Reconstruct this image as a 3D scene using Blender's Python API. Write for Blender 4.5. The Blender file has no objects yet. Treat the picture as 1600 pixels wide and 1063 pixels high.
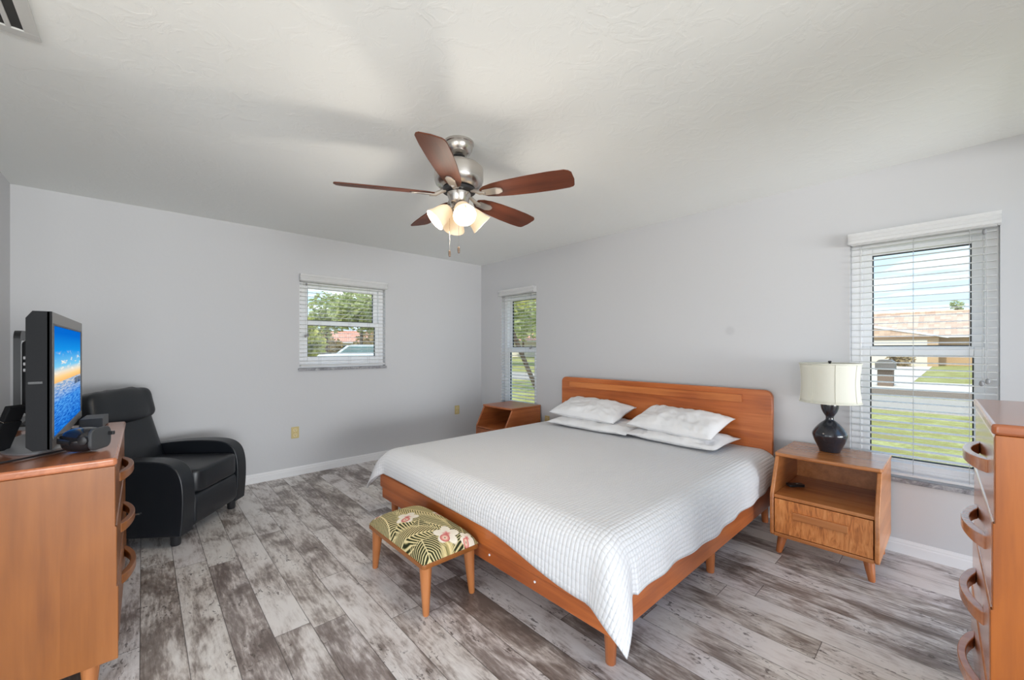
import bpy, bmesh, math, random
from mathutils import Vector, Matrix, noise
PI = math.pi; R = math.radians
random.seed(7)
scn = bpy.context.scene
COL = scn.collection

# ------------------------------------------------------------------ camera
cam_d = bpy.data.cameras.new('camera'); cam = bpy.data.objects.new('camera', cam_d); COL.objects.link(cam)
cam_d.sensor_fit = 'HORIZONTAL'; cam_d.sensor_width = 36.0
cam_d.lens = 36.0 * 632.4 / 1600.0
cam_d.shift_y = (544.4 - 531.5) / 1600.0
cam_d.clip_start = 0.05; cam_d.clip_end = 400
cam.location = (4.4853, -3.5126, 1.2815)
cam.rotation_euler = (R(90), 0, R(90 - 42.41))
scn.camera = cam
scn.view_settings.view_transform = 'Standard'; scn.view_settings.look = 'None'
scn.view_settings.gamma = 1.0; scn.view_settings.exposure = 0.14
scn.view_settings.use_curve_mapping = False

# ------------------------------------------------------------------ node helper
def S(r, g, b):
    f = lambda c: (c / 255 / 12.92) if c <= 10 else ((c / 255 + .055) / 1.055) ** 2.4
    return (f(r), f(g), f(b), 1.0)

class NT:
    def __init__(s, nt): s.nt = nt; s.n = nt.nodes; s.l = nt.links
    def node(s, typ, **kw):
        n = s.n.new(typ)
        for k, v in kw.items(): setattr(n, k, v)
        return n
    def put(s, sock, v):
        if isinstance(v, bpy.types.NodeSocket): s.l.new(v, sock)
        elif v is not None: sock.default_value = v
    def m(s, op, a, b=None, c=None, clamp=False):
        n = s.node('ShaderNodeMath', operation=op, use_clamp=clamp)
        for i, v in enumerate((a, b, c)):
            if v is not None: s.put(n.inputs[i], v)
        return n.outputs[0]
    def xyz(s, v):
        n = s.node('ShaderNodeSeparateXYZ'); s.put(n.inputs[0], v); return n.outputs
    def vec(s, x, y, z):
        n = s.node('ShaderNodeCombineXYZ')
        for i, v in enumerate((x, y, z)): s.put(n.inputs[i], v)
        return n.outputs[0]
    def noise(s, v, scale=5, detail=2, rough=.5, dist=0):
        n = s.node('ShaderNodeTexNoise'); s.put(n.inputs['Vector'], v)
        n.inputs['Scale'].default_value = scale; n.inputs['Detail'].default_value = detail
        n.inputs['Roughness'].default_value = rough; n.inputs['Distortion'].default_value = dist
        return n.outputs[0]
    def white(s, v):
        n = s.node('ShaderNodeTexWhiteNoise', noise_dimensions='3D'); s.put(n.inputs['Vector'], v)
        return n.outputs['Value'], n.outputs['Color']
    def ramp(s, f, stops, interp='LINEAR'):
        n = s.node('ShaderNodeValToRGB'); s.put(n.inputs[0], f); e = n.color_ramp.elements
        n.color_ramp.interpolation = interp
        while len(e) < len(stops): e.new(0.5)
        for el, (p, c) in zip(e, stops): el.position = p; el.color = c
        return n.outputs[0]
    def mix(s, f, a, b, blend='MIX'):
        n = s.node('ShaderNodeMix', data_type='RGBA', blend_type=blend)
        s.put(n.inputs[0], f); s.put(n.inputs[6], a); s.put(n.inputs[7], b); return n.outputs[2]
    def ss(s, x, lo, hi):
        n = s.node('ShaderNodeMapRange', interpolation_type='SMOOTHSTEP'); s.put(n.inputs[0], x)
        n.inputs[1].default_value = lo; n.inputs[2].default_value = hi
        return n.outputs[0]
    def bump(s, h, strength=.3, dist=.01):
        n = s.node('ShaderNodeBump'); n.inputs['Strength'].default_value = strength
        n.inputs['Distance'].default_value = dist; s.put(n.inputs['Height'], h); return n.outputs[0]

def new_mat(name):
    m = bpy.data.materials.new(name); m.use_nodes = True
    t = NT(m.node_tree); bs = t.n['Principled BSDF']
    return m, t, bs

def plain(name, col, rough=.5, metal=0, spec=.5, bump=None, coat=0, emit=None, estr=0, var=0):
    m, t, b = new_mat(name)
    b.inputs['Base Color'].default_value = col; b.inputs['Roughness'].default_value = rough
    b.inputs['Metallic'].default_value = metal; b.inputs['Specular IOR Level'].default_value = spec
    b.inputs['Coat Weight'].default_value = coat
    tc = t.node('ShaderNodeTexCoord').outputs['Object']
    if var:
        k = t.noise(tc, 6, 3); t.put(b.inputs['Base Color'], t.mix(t.m('MULTIPLY', k, var), col, (col[0]*.4, col[1]*.4, col[2]*.4, 1)))
    if bump: t.put(b.inputs['Normal'], t.bump(t.noise(tc, bump[0], 3), bump[1], bump[2] if len(bump) > 2 else .004))
    if emit: b.inputs['Emission Color'].default_value = emit; b.inputs['Emission Strength'].default_value = estr
    return m

# ------------------------------------------------------------------ world, sun, lights
w = bpy.data.worlds.new('sky'); scn.world = w; w.use_nodes = True
t = NT(w.node_tree); bg = t.n['Background']
gen = t.node('ShaderNodeTexCoord').outputs['Generated']
d = t.xyz(gen)
zz = t.m('MAXIMUM', d[2], .06)
cv = t.vec(t.m('DIVIDE', d[0], zz), t.m('DIVIDE', d[1], zz), 0)
cl = t.ss(t.noise(cv, .45, 6, .55, .3), .46, .66)
skyc = t.mix(t.ss(d[2], 0, .5), (.44, .60, .72, 1), (.24, .46, .80, 1))
skyc = t.mix(cl, skyc, (1.0, 1.0, 1.0, 1))
skyc = t.mix(t.ss(d[2], -.02, .0), (.45, .45, .40, 1), skyc)
t.put(bg.inputs[0], skyc); bg.inputs[1].default_value = 1.95

def sun(rot, strength, angle):
    l = bpy.data.lights.new('sun', 'SUN'); l.energy = strength; l.angle = angle; l.color = (1, .95, .87)
    o = bpy.data.objects.new('sun', l); COL.objects.link(o); o.rotation_euler = rot; return o
sun((R(38), 0, R(4)), 3.2, R(1.5))          # high sun in the south, behind the house

def area(name, loc, rot, sx, sy, power, col=(1, 1, 1)):
    l = bpy.data.lights.new(name, 'AREA'); l.shape = 'RECTANGLE'; l.size = sx; l.size_y = sy; l.energy = power; l.color = col
    o = bpy.data.objects.new(name, l); COL.objects.link(o); o.location = loc; o.rotation_euler = rot; return o
# fill lamps added outside made-up openings in the unseen south and east walls
FILL_COL = (.965, .985, 1.0)
area('fill_lamp_south', (7.2, -10.0, .85), (R(90 + 12), 0, R(14)), 4.0, 1.6, 200, FILL_COL)
area('fill_lamp_southwest', (.2, -9.5, .85), (R(90 + 12), 0, R(-14)), 4.4, 1.6, 90, FILL_COL)
area('fill_lamp_east', (12.0, -2.2, .85), (R(90 + 12), 0, R(90)), 6.0, 1.6, 600, FILL_COL)

# ------------------------------------------------------------------ mesh helpers
def bx(bm, x0, y0, z0, x1, y1, z1):
    x0, x1 = min(x0, x1), max(x0, x1); y0, y1 = min(y0, y1), max(y0, y1); z0, z1 = min(z0, z1), max(z0, z1)
    v = [bm.verts.new(p) for p in ((x0,y0,z0),(x1,y0,z0),(x1,y1,z0),(x0,y1,z0),(x0,y0,z1),(x1,y0,z1),(x1,y1,z1),(x0,y1,z1))]
    for f in ((3,2,1,0),(4,5,6,7),(0,1,5,4),(1,2,6,5),(2,3,7,6),(3,0,4,7)): bm.faces.new([v[i] for i in f])
    return v

def prism(bm, pts, axis, a, b):
    def P(p, c): return {'x': (c, p[0], p[1]), 'y': (p[0], c, p[1]), 'z': (p[0], p[1], c)}[axis]
    A = [bm.verts.new(P(p, a)) for p in pts]; B = [bm.verts.new(P(p, b)) for p in pts]; n = len(pts)
    bm.faces.new(A); bm.faces.new(B[::-1])
    for i in range(n): bm.faces.new((A[i], B[i], B[(i+1) % n], A[(i+1) % n]))

def lathe(bm, prof, n=32, M=None, cap=True):
    M = M or Matrix(); rings = []
    for r, z in prof:
        rings.append([bm.verts.new(M @ Vector((r*math.cos(2*PI*i/n), r*math.sin(2*PI*i/n), z))) for i in range(n)])
    for a, b in zip(rings, rings[1:]):
        for i in range(n): bm.faces.new((a[i], a[(i+1) % n], b[(i+1) % n], b[i]))
    if cap:
        bm.faces.new(rings[0][::-1]); bm.faces.new(rings[-1])

def tube(bm, pts, rad, n=8):
    pts = [Vector(p) for p in pts]; rad = rad if isinstance(rad, (list, tuple)) else [rad]*len(pts)
    rings = []; prev = None
    for i, p in enumerate(pts):
        tg = (pts[min(i+1, len(pts)-1)] - pts[max(i-1, 0)]).normalized()
        if prev is None: prev = tg.orthogonal().normalized()
        u = (prev - tg*prev.dot(tg)).normalized(); prev = u; v = tg.cross(u)
        rings.append([bm.verts.new(p + (u*math.cos(2*PI*k/n) + v*math.sin(2*PI*k/n))*rad[i]) for k in range(n)])
    for a, b in zip(rings, rings[1:]):
        for i in range(n): bm.faces.new((a[i], a[(i+1) % n], b[(i+1) % n], b[i]))
    bm.faces.new(rings[0][::-1]); bm.faces.new(rings[-1])

def smooth_path(pts, k=6):
    pts = [Vector(p) for p in pts]; out = []
    for i in range(len(pts)-1):
        p0 = pts[max(i-1, 0)]; p1 = pts[i]; p2 = pts[i+1]; p3 = pts[min(i+2, len(pts)-1)]
        for j in range(k):
            s = j/k
            out.append(.5*((2*p1) + (p2-p0)*s + (2*p0-5*p1+4*p2-p3)*s*s + (3*p1-p0-3*p2+p3)*s**3))
    return out + [pts[-1]]

def superell(bm, a, b, c, e1=.4, e2=.4, nu=40, nv=20, M=None, wr=0, seed=0):
    M = M or Matrix(); sg = lambda x, e: math.copysign(abs(x)**e, x); rows = []
    for j in range(nv+1):
        v = -PI/2 + PI*j/nv; row = []
        for i in range(nu):
            u = 2*PI*i/nu
            p = Vector((a*sg(math.cos(v), e1)*sg(math.cos(u), e2), b*sg(math.cos(v), e1)*sg(math.sin(u), e2), c*sg(math.sin(v), e1)))
            if wr: p += p.normalized()*wr*noise.noise(p*14 + Vector((seed, 0, 0)))
            row.append(bm.verts.new(M @ p))
        rows.append(row)
    for A, B in zip(rows, rows[1:]):
        for i in range(nu): bm.faces.new((A[i], A[(i+1) % nu], B[(i+1) % nu], B[i]))
    bmesh.ops.remove_doubles(bm, verts=list(bm.verts), dist=1e-6)

def rrect(x0, y0, x1, y1, r, n=6, which=(1, 1, 1, 1)):
    """rounded rectangle, corners in order (x0,y0) (x1,y0) (x1,y1) (x0,y1)"""
    out = []
    for (cx, cy, a0), on in zip(((x0+r, y0+r, 180), (x1-r, y0+r, 270), (x1-r, y1-r, 0), (x0+r, y1-r, 90)), which):
        if not on: out.append((x0 if cx == x0+r else x1, y0 if cy == y0+r else y1)); continue
        for k in range(n+1):
            a = R(a0 + 90*k/n); out.append((cx + r*math.cos(a), cy + r*math.sin(a)))
    return out

def obj(name, bm, mat, parent=None, bevel=0, seg=2, smooth=True, sub=0, ang=35, solid=0):
    bmesh.ops.recalc_face_normals(bm, faces=list(bm.faces))
    me = bpy.data.meshes.new(name); bm.to_mesh(me); bm.free()
    if smooth:
        for p in me.polygons: p.use_smooth = True
        if not sub: me.set_sharp_from_angle(angle=R(ang))
    for m in (mat if isinstance(mat, (list, tuple)) else [mat]): me.materials.append(m)
    o = bpy.data.objects.new(name, me); COL.objects.link(o)
    if parent: o.parent = parent
    if solid:
        s = o.modifiers.new('thick', 'SOLIDIFY'); s.thickness = solid; s.offset = -1
    if bevel:
        b = o.modifiers.new('bevel', 'BEVEL'); b.width = bevel; b.segments = seg; b.limit_method = 'ANGLE'; b.angle_limit = R(40)
        b.harden_normals = True
    if sub:
        s = o.modifiers.new('sub', 'SUBSURF'); s.levels = sub; s.render_levels = sub
    return o

def tag(o, label, cat, group=None, kind=None):
    o['label'] = label
    if cat: o['category'] = cat
    if group: o['group'] = group
    if kind: o['kind'] = kind
    return o
def thing(name, label, cat, loc=(0, 0, 0), rz=0, group=None, kind=None):
    o = bpy.data.objects.new(name, None); COL.objects.link(o); o.empty_display_size = .1
    o.location = loc; o.rotation_euler = (0, 0, rz)
    return tag(o, label, cat, group, kind)
def struct(name, bm, mat, label=None, parent=None, **kw):
    o = obj(name, bm, mat, parent, **kw)
    if not parent:
        o['kind'] = 'structure'
        if label: o['label'] = label; 
    return o
B = bmesh.new

# ------------------------------------------------------------------ materials
def wood(name, cols, axis='x', rough=.32, boards=None, scale=1.0, figured=False, coat=.15, bvar=.35):
    m, t, b = new_mat(name)
    p = t.xyz(t.node('ShaderNodeTexCoord').outputs['Object'])
    i = 'xyz'.index(axis); sc = [16*scale]*3; sc[i] = 1.1*scale
    q = [t.m('MULTIPLY', p[k], sc[k]) for k in range(3)]
    if boards:
        bi = 'xyz'.index(boards[0]); idv = t.m('FLOOR', t.m('DIVIDE', t.m('ADD', p[bi], boards[2] if len(boards) > 2 else 0), boards[1]))
        wv, _ = t.white(t.vec(idv, 3.7, 1.3)); q[i] = t.m('ADD', q[i], t.m('MULTIPLY', wv, 37.0))
    v = t.vec(*q)
    n1 = t.noise(v, 1.0, 4, .55, .6); n2 = t.noise(v, 4.5, 3, .6, .2)
    big = t.noise(t.vec(*p), 2.2, 2)
    f = t.m('ADD', t.m('MULTIPLY', n1, .62), t.m('MULTIPLY', n2, .22)); f = t.m('ADD', f, t.m('MULTIPLY', t.m('SUBTRACT', big, .5), .35))
    if boards: f = t.m('ADD', f, t.m('MULTIPLY', t.m('SUBTRACT', wv, .5), bvar))
    if figured:
        fv = t.vec(t.m('MULTIPLY', p[0], 62), t.m('MULTIPLY', p[1], 62), t.m('MULTIPLY', p[2], 11))
        fg = t.noise(fv, 1.0, 3, .55, 1.1); f = t.m('ADD', t.m('MULTIPLY', f, .45), t.m('MULTIPLY', fg, .55))
        f = t.m('ADD', t.m('MULTIPLY', t.m('SUBTRACT', f, .46), 1.5), .46)
    c = t.ramp(f, [(.22, cols[0]), (.46, cols[1]), (.70, cols[2])])
    t.put(b.inputs['Base Color'], c); b.inputs['Roughness'].default_value = rough
    b.inputs['Coat Weight'].default_value = coat; b.inputs['Coat Roughness'].default_value = .22
    t.put(b.inputs['Normal'], t.bump(n2, .05, .002))
    return m
HONEY = [S(112, 62, 26), S(144, 86, 38), S(164, 104, 52)]
BEDW = [S(142, 70, 34), S(186, 102, 50), S(208, 124, 68)]
M_honey_x = wood('honey_maple_x', HONEY, 'x'); M_honey_y = wood('honey_maple_y', HONEY, 'y')
M_honey_z = wood('honey_maple_z', HONEY, 'z', boards=('y', .21, .07), bvar=.12, scale=.55)
M_top = wood('polished_maple_top', [S(150, 86, 54), S(190, 118, 80), S(206, 136, 96)], 'x', rough=.2, coat=.5)
M_top_y = wood('polished_maple_top_y', [S(140, 74, 42), S(178, 102, 62), S(198, 122, 78)], 'y', rough=.2, coat=.5)
M_fig = wood('curly_maple', [S(134, 70, 30), S(204, 128, 68), S(226, 158, 98)], 'z', figured=True)
M_chest_front = wood('glossy_drawer_maple', [S(160, 92, 56), S(190, 122, 80), S(205, 140, 98)], 'y', rough=.22, coat=1.0)
M_chest_side = wood('chest_side_maple', [S(140, 72, 24), S(174, 96, 32), S(190, 112, 44)], 'z', boards=('y', .3, .02), bvar=.1)
M_bed = wood('bed_maple_x', BEDW, 'x'); M_bed_y = wood('bed_maple_y', BEDW, 'y')
M_head = wood('headboard_maple', BEDW, 'x', boards=('z', .135, .02), bvar=.22)
M_inlay = wood('inlay_maple', [S(162, 84, 42), S(204, 122, 64), S(220, 140, 82)], 'x')
M_leg = wood('leg_maple', [S(140, 82, 42), S(176, 110, 62), S(198, 134, 84)], 'z', scale=1.3)
M_legbed = wood('bed_leg_maple', [S(130, 70, 36), S(168, 98, 54), S(190, 120, 72)], 'z', scale=1.3)
NSH = [S(146, 84, 40), S(188, 120, 66), S(208, 144, 90)]
M_ns_x = wood('nightstand_maple_x', NSH, 'x', rough=.25, coat=.35); M_ns_y = wood('nightstand_maple_y', NSH, 'y')
M_nsleft = wood('left_nightstand_maple', [S(140, 74, 38), S(180, 104, 58), S(200, 126, 76)], 'y')

M_wall, t, b = new_mat('painted_wall')
pos = t.node('ShaderNodeNewGeometry').outputs['Position']
dv = t.node('ShaderNodeVectorMath', operation='DISTANCE'); t.put(dv.inputs[0], pos); dv.inputs[1].default_value = (3.256, 0, 1.423)
smudge = t.m('SUBTRACT', 1.0, t.ss(dv.outputs['Value'], .018, .05))
t.put(b.inputs['Base Color'], t.mix(t.m('MULTIPLY', smudge, .22), (.612, .615, .63, 1), (.36, .36, .38, 1)))
b.inputs['Roughness'].default_value = .7; b.inputs['Specular IOR Level'].default_value = .25
t.put(b.inputs['Normal'], t.bump(t.noise(pos, 38, 3), .12, .004))
M_ceil, t, b = new_mat('textured_ceiling')
pos = t.node('ShaderNodeNewGeometry').outputs['Position']
b.inputs['Base Color'].default_value = (.91, .925, .905, 1); b.inputs['Roughness'].default_value = .85; b.inputs['Specular IOR Level'].default_value = .1
k = t.ss(t.noise(pos, 9, 5, .6, 1.2), .48, .60)
t.put(b.inputs['Normal'], t.bump(k, .16, .004))
M_trim = plain('white_trim', (.80, .80, .81, 1), .35)
M_vinyl = plain('white_vinyl', (.88, .88, .89, 1), .3)
M_blind = plain('white_blind_slat', (.94, .94, .94, 1), .35)
t = NT(M_blind.node_tree); tl = t.node('ShaderNodeBsdfTranslucent'); tl.inputs[0].default_value = (.95, .95, .95, 1)
ms = t.node('ShaderNodeMixShader'); ms.inputs[0].default_value = .55
t.l.new(t.n['Principled BSDF'].outputs[0], ms.inputs[1]); t.l.new(tl.outputs[0], ms.inputs[2]); t.l.new(ms.outputs[0], t.n['Material Output'].inputs[0])
M_marble, t, b = new_mat('grey_marble_sill')
tc = t.node('ShaderNodeTexCoord').outputs['Object']
t.put(b.inputs['Base Color'], t.ramp(t.noise(tc, 22, 6, .65, .8), [(.3, (.12, .12, .13, 1)), (.5, (.26, .26, .28, 1)), (.65, (.44, .44, .46, 1))])); b.inputs['Roughness'].default_value = .3
M_gasket = plain('dark_gasket', (.02, .02, .022, 1), .5)
M_cord = plain('grey_cord', (.45, .45, .45, 1), .6)
M_plastic_grey = plain('grey_plastic', (.28, .28, .29, 1), .4)
# window glass: clear with a faint reflection
M_glass = bpy.data.materials.new('window_glass'); M_glass.use_nodes = True
t = NT(M_glass.node_tree); t.n.remove(t.n['Principled BSDF']); out = t.n['Material Output']
tr = t.node('ShaderNodeBsdfTransparent'); tr.inputs[0].default_value = (.96, .98, .97, 1)
gl = t.node('ShaderNodeBsdfGlossy'); gl.inputs['Roughness'].default_value = .02
ms = t.node('ShaderNodeMixShader'); ms.inputs[0].default_value = .03
t.l.new(tr.outputs[0], ms.inputs[1]); t.l.new(gl.outputs[0], ms.inputs[2]); t.l.new(ms.outputs[0], out.inputs[0])

# floor: weathered painted planks running along x
M_floor, t, b = new_mat('weathered_planks')
pos = t.node('ShaderNodeNewGeometry').outputs['Position']; p = t.xyz(pos)
PW, PL = .1465, 1.22
yy = t.m('DIVIDE', t.m('ADD', p[1], .004), PW); row = t.m('FLOOR', yy); fy = t.m('FRACT', yy)
rr, _ = t.white(t.vec(row, 11.3, 2.1))
xx = t.m('DIVIDE', t.m('ADD', p[0], t.m('MULTIPLY', rr, PL*3)), PL); colm = t.m('FLOOR', xx); fx = t.m('FRACT', xx)
pv, pc = t.white(t.vec(row, colm, 5.5)); pcs = t.xyz(pc)
off = t.m('MULTIPLY', pv, 60.0)
n1 = t.noise(t.vec(t.m('ADD', t.m('MULTIPLY', p[0], 3.2), off), t.m('MULTIPLY', p[1], 6.5), off), 1.0, 6, .62, .5)
n2 = t.noise(t.vec(t.m('ADD', t.m('MULTIPLY', p[0], 12), off), t.m('MULTIPLY', p[1], 75), off), 1.0, 4, .6, .3)
n3 = t.noise(t.vec(t.m('ADD', t.m('MULTIPLY', p[0], 30), off), t.m('MULTIPLY', p[1], 60), off), 1.0, 3, .6, .6)
f = t.m('ADD', t.m('MULTIPLY', t.m('SUBTRACT', n1, .5), 2.3), t.m('MULTIPLY', t.m('SUBTRACT', n2, .5), 1.15))
f = t.m('ADD', f, t.m('MULTIPLY', t.m('SUBTRACT', pcs[0], .5), .62)); f = t.m('ADD', f, .56)
c = t.ramp(f, [(.0, S(112, 100, 94)), (.32, S(148, 138, 132)), (.50, S(184, 176, 171)), (.68, S(214, 209, 205)), (.95, S(230, 227, 224))])
hue = t.mix(pcs[1], (1.0, .985, .96, 1), (.985, .965, .985, 1)); c = t.mix(1.0, c, hue, 'MULTIPLY')
pit = t.m('MULTIPLY', t.ss(n3, .56, .66), t.ss(t.noise(t.vec(t.m('ADD', p[0], off), t.m('MULTIPLY', p[1], 2), off), 3.0, 3), .46, .62))
c = t.mix(t.m('MULTIPLY', pit, .8), c, S(74, 62, 56))
ey = t.m('MINIMUM', fy, t.m('SUBTRACT', 1.0, fy)); ex = t.m('MINIMUM', fx, t.m('SUBTRACT', 1.0, fx))
gr = t.m('MAXIMUM', t.m('SUBTRACT', 1.0, t.ss(ey, .006, .016)), t.m('SUBTRACT', 1.0, t.ss(ex, .0007, .002)))
c = t.mix(t.m('MULTIPLY', gr, .72), c, S(62, 54, 48))
t.put(b.inputs['Base Color'], c); b.inputs['Roughness'].default_value = .38
t.put(b.inputs['Roughness'], t.m('ADD', .32, t.m('MULTIPLY', n2, .16)))
t.put(b.inputs['Normal'], t.bump(t.m('SUBTRACT', t.m('MULTIPLY', n2, .25), gr), .25, .002))

# quilted coverlet (stitched channels read from the cloth's own coordinates in metres)
M_cover, t, b = new_mat('quilted_cotton')
uv = t.xyz(t.node('ShaderNodeTexCoord').outputs['UV'])
def ridge(s, per): return t.m('POWER', t.m('ABSOLUTE', t.m('SINE', t.m('MULTIPLY', s, PI/per))), .55)
hx = ridge(uv[0], .021); hy = ridge(uv[1], .021)
h = t.m('ADD', t.m('MULTIPLY', hx, .70), t.m('MULTIPLY', hy, .50))
b.inputs['Base Color'].default_value = (.745, .745, .757, 1); b.inputs['Roughness'].default_value = .8; b.inputs['Specular IOR Level'].default_value = .2
b.inputs['Sheen Weight'].default_value = .15
t.put(b.inputs['Normal'], t.bump(h, .7, .006))
M_pillow = plain('white_pillow_cotton', (.83, .825, .83, 1), .75, spec=.2, bump=(9, .25, .012))
M_mattress = plain('mattress_ticking', (.72, .71, .68, 1), .85, bump=(60, .2))
M_leather = plain('black_leatherette', (.008, .010, .0135, 1), .38, spec=.5, bump=(120, .12, .002))
M_black = plain('black_plastic', (.016, .016, .018, 1), .38)
M_blackgloss = plain('gloss_black', (.012, .012, .014, 1), .12)
M_tvcase = plain('charcoal_tv_case', (.012, .0125, .014, 1), .6, spec=.12, bump=(200, .05))
M_tvgrey = plain('grey_tv_bezel', (.20, .19, .18, 1), .35, metal=.3)
M_tvbase = plain('silver_grey_base', (.33, .33, .34, 1), .35, metal=.2)
M_steel = plain('brushed_nickel', (.56, .53, .50, 1), .27, metal=1.0)
M_bracket = plain('satin_nickel', (.50, .46, .42, 1), .5, metal=.8)
M_lamp = plain('dark_glazed_ceramic', (.018, .019, .026, 1), .22, coat=.4)
M_ivory = plain('ivory_plate', S(205, 186, 130), .4)
M_ivory2 = plain('ivory_receptacle', S(225, 208, 160), .4)
M_shade, t, b = new_mat('linen_lamp_shade')
b.inputs['Base Color'].default_value = (.72, .71, .62, 1); b.inputs['Roughness'].default_value = .85; b.inputs['Specular IOR Level'].default_value = .1
pz = t.xyz(t.node('ShaderNodeTexCoord').outputs['Object'])
t.put(b.inputs['Normal'], t.bump(t.noise(t.vec(t.m('MULTIPLY', pz[0], 400), t.m('MULTIPLY', pz[1], 400), t.m('MULTIPLY', pz[2], 80)), 1, 2), .12, .001))
M_fshade = plain('frosted_glass_shade', (.80, .70, .55, 1), .45, emit=(1.0, .66, .34, 1), estr=.38)
M_bulb = plain('lit_bulb', (1, 1, 1, 1), .4, emit=(1.0, .86, .62, 1), estr=5)
M_blade = wood('walnut_fan_blade', [S(64, 34, 24), S(96, 52, 36), S(122, 70, 48)], 'x', rough=.5, coat=0)
M_blade.node_tree.nodes['Principled BSDF'].inputs['Specular IOR Level'].default_value = .2

# ------------------------------------------------------------------ room shell
H = 2.44; RX = 5.08; RY = -4.2; WT = .15
bm = B(); bx(bm, -WT, RY-WT, -.12, RX+WT, WT, 0); struct('floor', bm, M_floor, 'grey and white weathered plank floor', smooth=False)
bm = B(); bx(bm, -WT, RY-WT, H, RX+WT, WT, H+.12); struct('ceiling', bm, M_ceil, 'pale textured ceiling', smooth=False)
def wall(name, along, n0, n1, a0, a1, holes, label):
    """wall slab between n0 and n1 across, a0..a1 along, holes = (lo, hi, z0, z1)"""
    bm = B()
    def put(l, h, z0, z1):
        if h - l < 1e-5 or z1 - z0 < 1e-5: return
        if along == 'x': bx(bm, l, n0, z0, h, n1, z1)
        else: bx(bm, n0, l, z0, n1, h, z1)
    cur = a0
    for lo, hi, z0, z1 in sorted(holes):
        put(cur, lo, 0, H); put(lo, hi, 0, z0); put(lo, hi, z1, H); cur = hi
    put(cur, a1, 0, H)
    struct(name, bm, M_wall, label, smooth=False)
WA = (-2.337, -1.420, 1.078, 2.0); WB1 = (.436, 1.078, .47, 2.0); WB3 = (4.008, 4.654, .47, 2.0)
wall('wall_north', 'x', 0, WT, -WT, RX+WT, [WB1, WB3], 'light grey headboard wall with two tall windows')
wall('wall_west', 'y', -WT, 0, RY-WT, 0, [WA], 'light grey wall with small window behind recliner')
wall('wall_south', 'x', RY-WT, RY, -WT+.15, RX+WT, [(2.45, 5.08, 0, 2.4)], 'light grey wall beside the dresser')  # wide opening made up here so the fill lamps reach the room
wall('wall_east', 'y', RX, RX+WT, RY, 0, [(-4.2, -1.95, 0, 2.4), (-1.0, -.12, 0, 2.3)], 'light grey wall behind the tall chest')  # both openings are made up, cut to let the east fill lamp in
def baseboard(name, along, c, sgn, a0, a1):
    prof = [(0, 0), (.015, 0), (.015, .055), (.011, .062), (.011, .070), (.006, .080), (.004, .086), (0, .086)]
    bm = B(); prism(bm, [(c + sgn*p, z) for p, z in prof], 'y' if along == 'y' else 'x', a0, a1)
    struct(name, bm, M_trim, 'white moulded baseboard', smooth=False)
baseboard('baseboard_west', 'y', 0, 1, RY, 0)
baseboard('baseboard_north', 'x', 0, -1, .015, RX)
baseboard('baseboard_south', 'x', RY, 1, .015, 2.45)

# ------------------------------------------------------------------ windows (local x along the wall, y outwards, z up)
def make_window(name, loc, rz, wdt, z0, z1, glz, label):
    lo, mid0, mid1, hi = glz
    r = thing(name, label, None, loc, rz, kind='structure'); hw = wdt/2
    bm = B(); g = .055
    bx(bm, -hw, .055, z0, -hw+g, .14, z1); bx(bm, hw-g, .055, z0, hw, .14, z1)
    bx(bm, -hw+g, .055, z1-.06, hw-g, .14, z1); bx(bm, -hw+g, .055, z0, hw-g, .14, z0+.05)
    obj('window_frame', bm, M_vinyl, r, bevel=.004)
    def sash(nm, x, za, zb, ya, yb, s, bt, tp):
        bm = B(); bx(bm, -x, ya, za, -x+s, yb, zb); bx(bm, x-s, ya, za, x, yb, zb)
        bx(bm, -x+s, ya, za, x-s, yb, za+bt); bx(bm, -x+s, ya, zb-tp, x-s, yb, zb)
        o = obj(nm, bm, M_vinyl, r, bevel=.004)
        bm = B(); k = .006; ym = (ya+yb)/2
        for a in ((-x+s, za+bt, -x+s+k, zb-tp), (x-s-k, za+bt, x-s, zb-tp), (-x+s+k, za+bt, x-s-k, za+bt+k), (-x+s+k, zb-tp-k, x-s-k, zb-tp)):
            bx(bm, a[0], ym-.009, a[1], a[2], ym+.009, a[3])
        obj('gasket', bm, M_gasket, o, smooth=False)
        bm = B(); bx(bm, -x+s, ym-.002, za+bt, x-s, ym+.002, zb-tp); obj('window_pane', bm, M_glass, o, smooth=False)
    x = hw - g + .004
    sash('upper_sash', x, mid1-.045, z1-.05, .098, .130, .052, .045, z1-.05-hi)
    sash('lower_sash', x, z0+.045, mid1-.005, .062, .094, .044, lo-z0-.045, mid1-.005-mid0)
    bm = B(); bx(bm, -hw-.012, -.022, z0-.028, hw+.012, 0, z0-.0005); bx(bm, -hw, 0, z0-.028, hw, .06, z0-.0005)
    # the inside part of the sill lies on the wall below the opening
    for v in bm.verts:
        if v.co.y > -.0001 and abs(v.co.z-(z0-.028)) < 1e-5: v.co.z = z0 - .0005 - .004
    obj('window_sill', bm, M_marble, r, bevel=.003)
    return r
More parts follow.
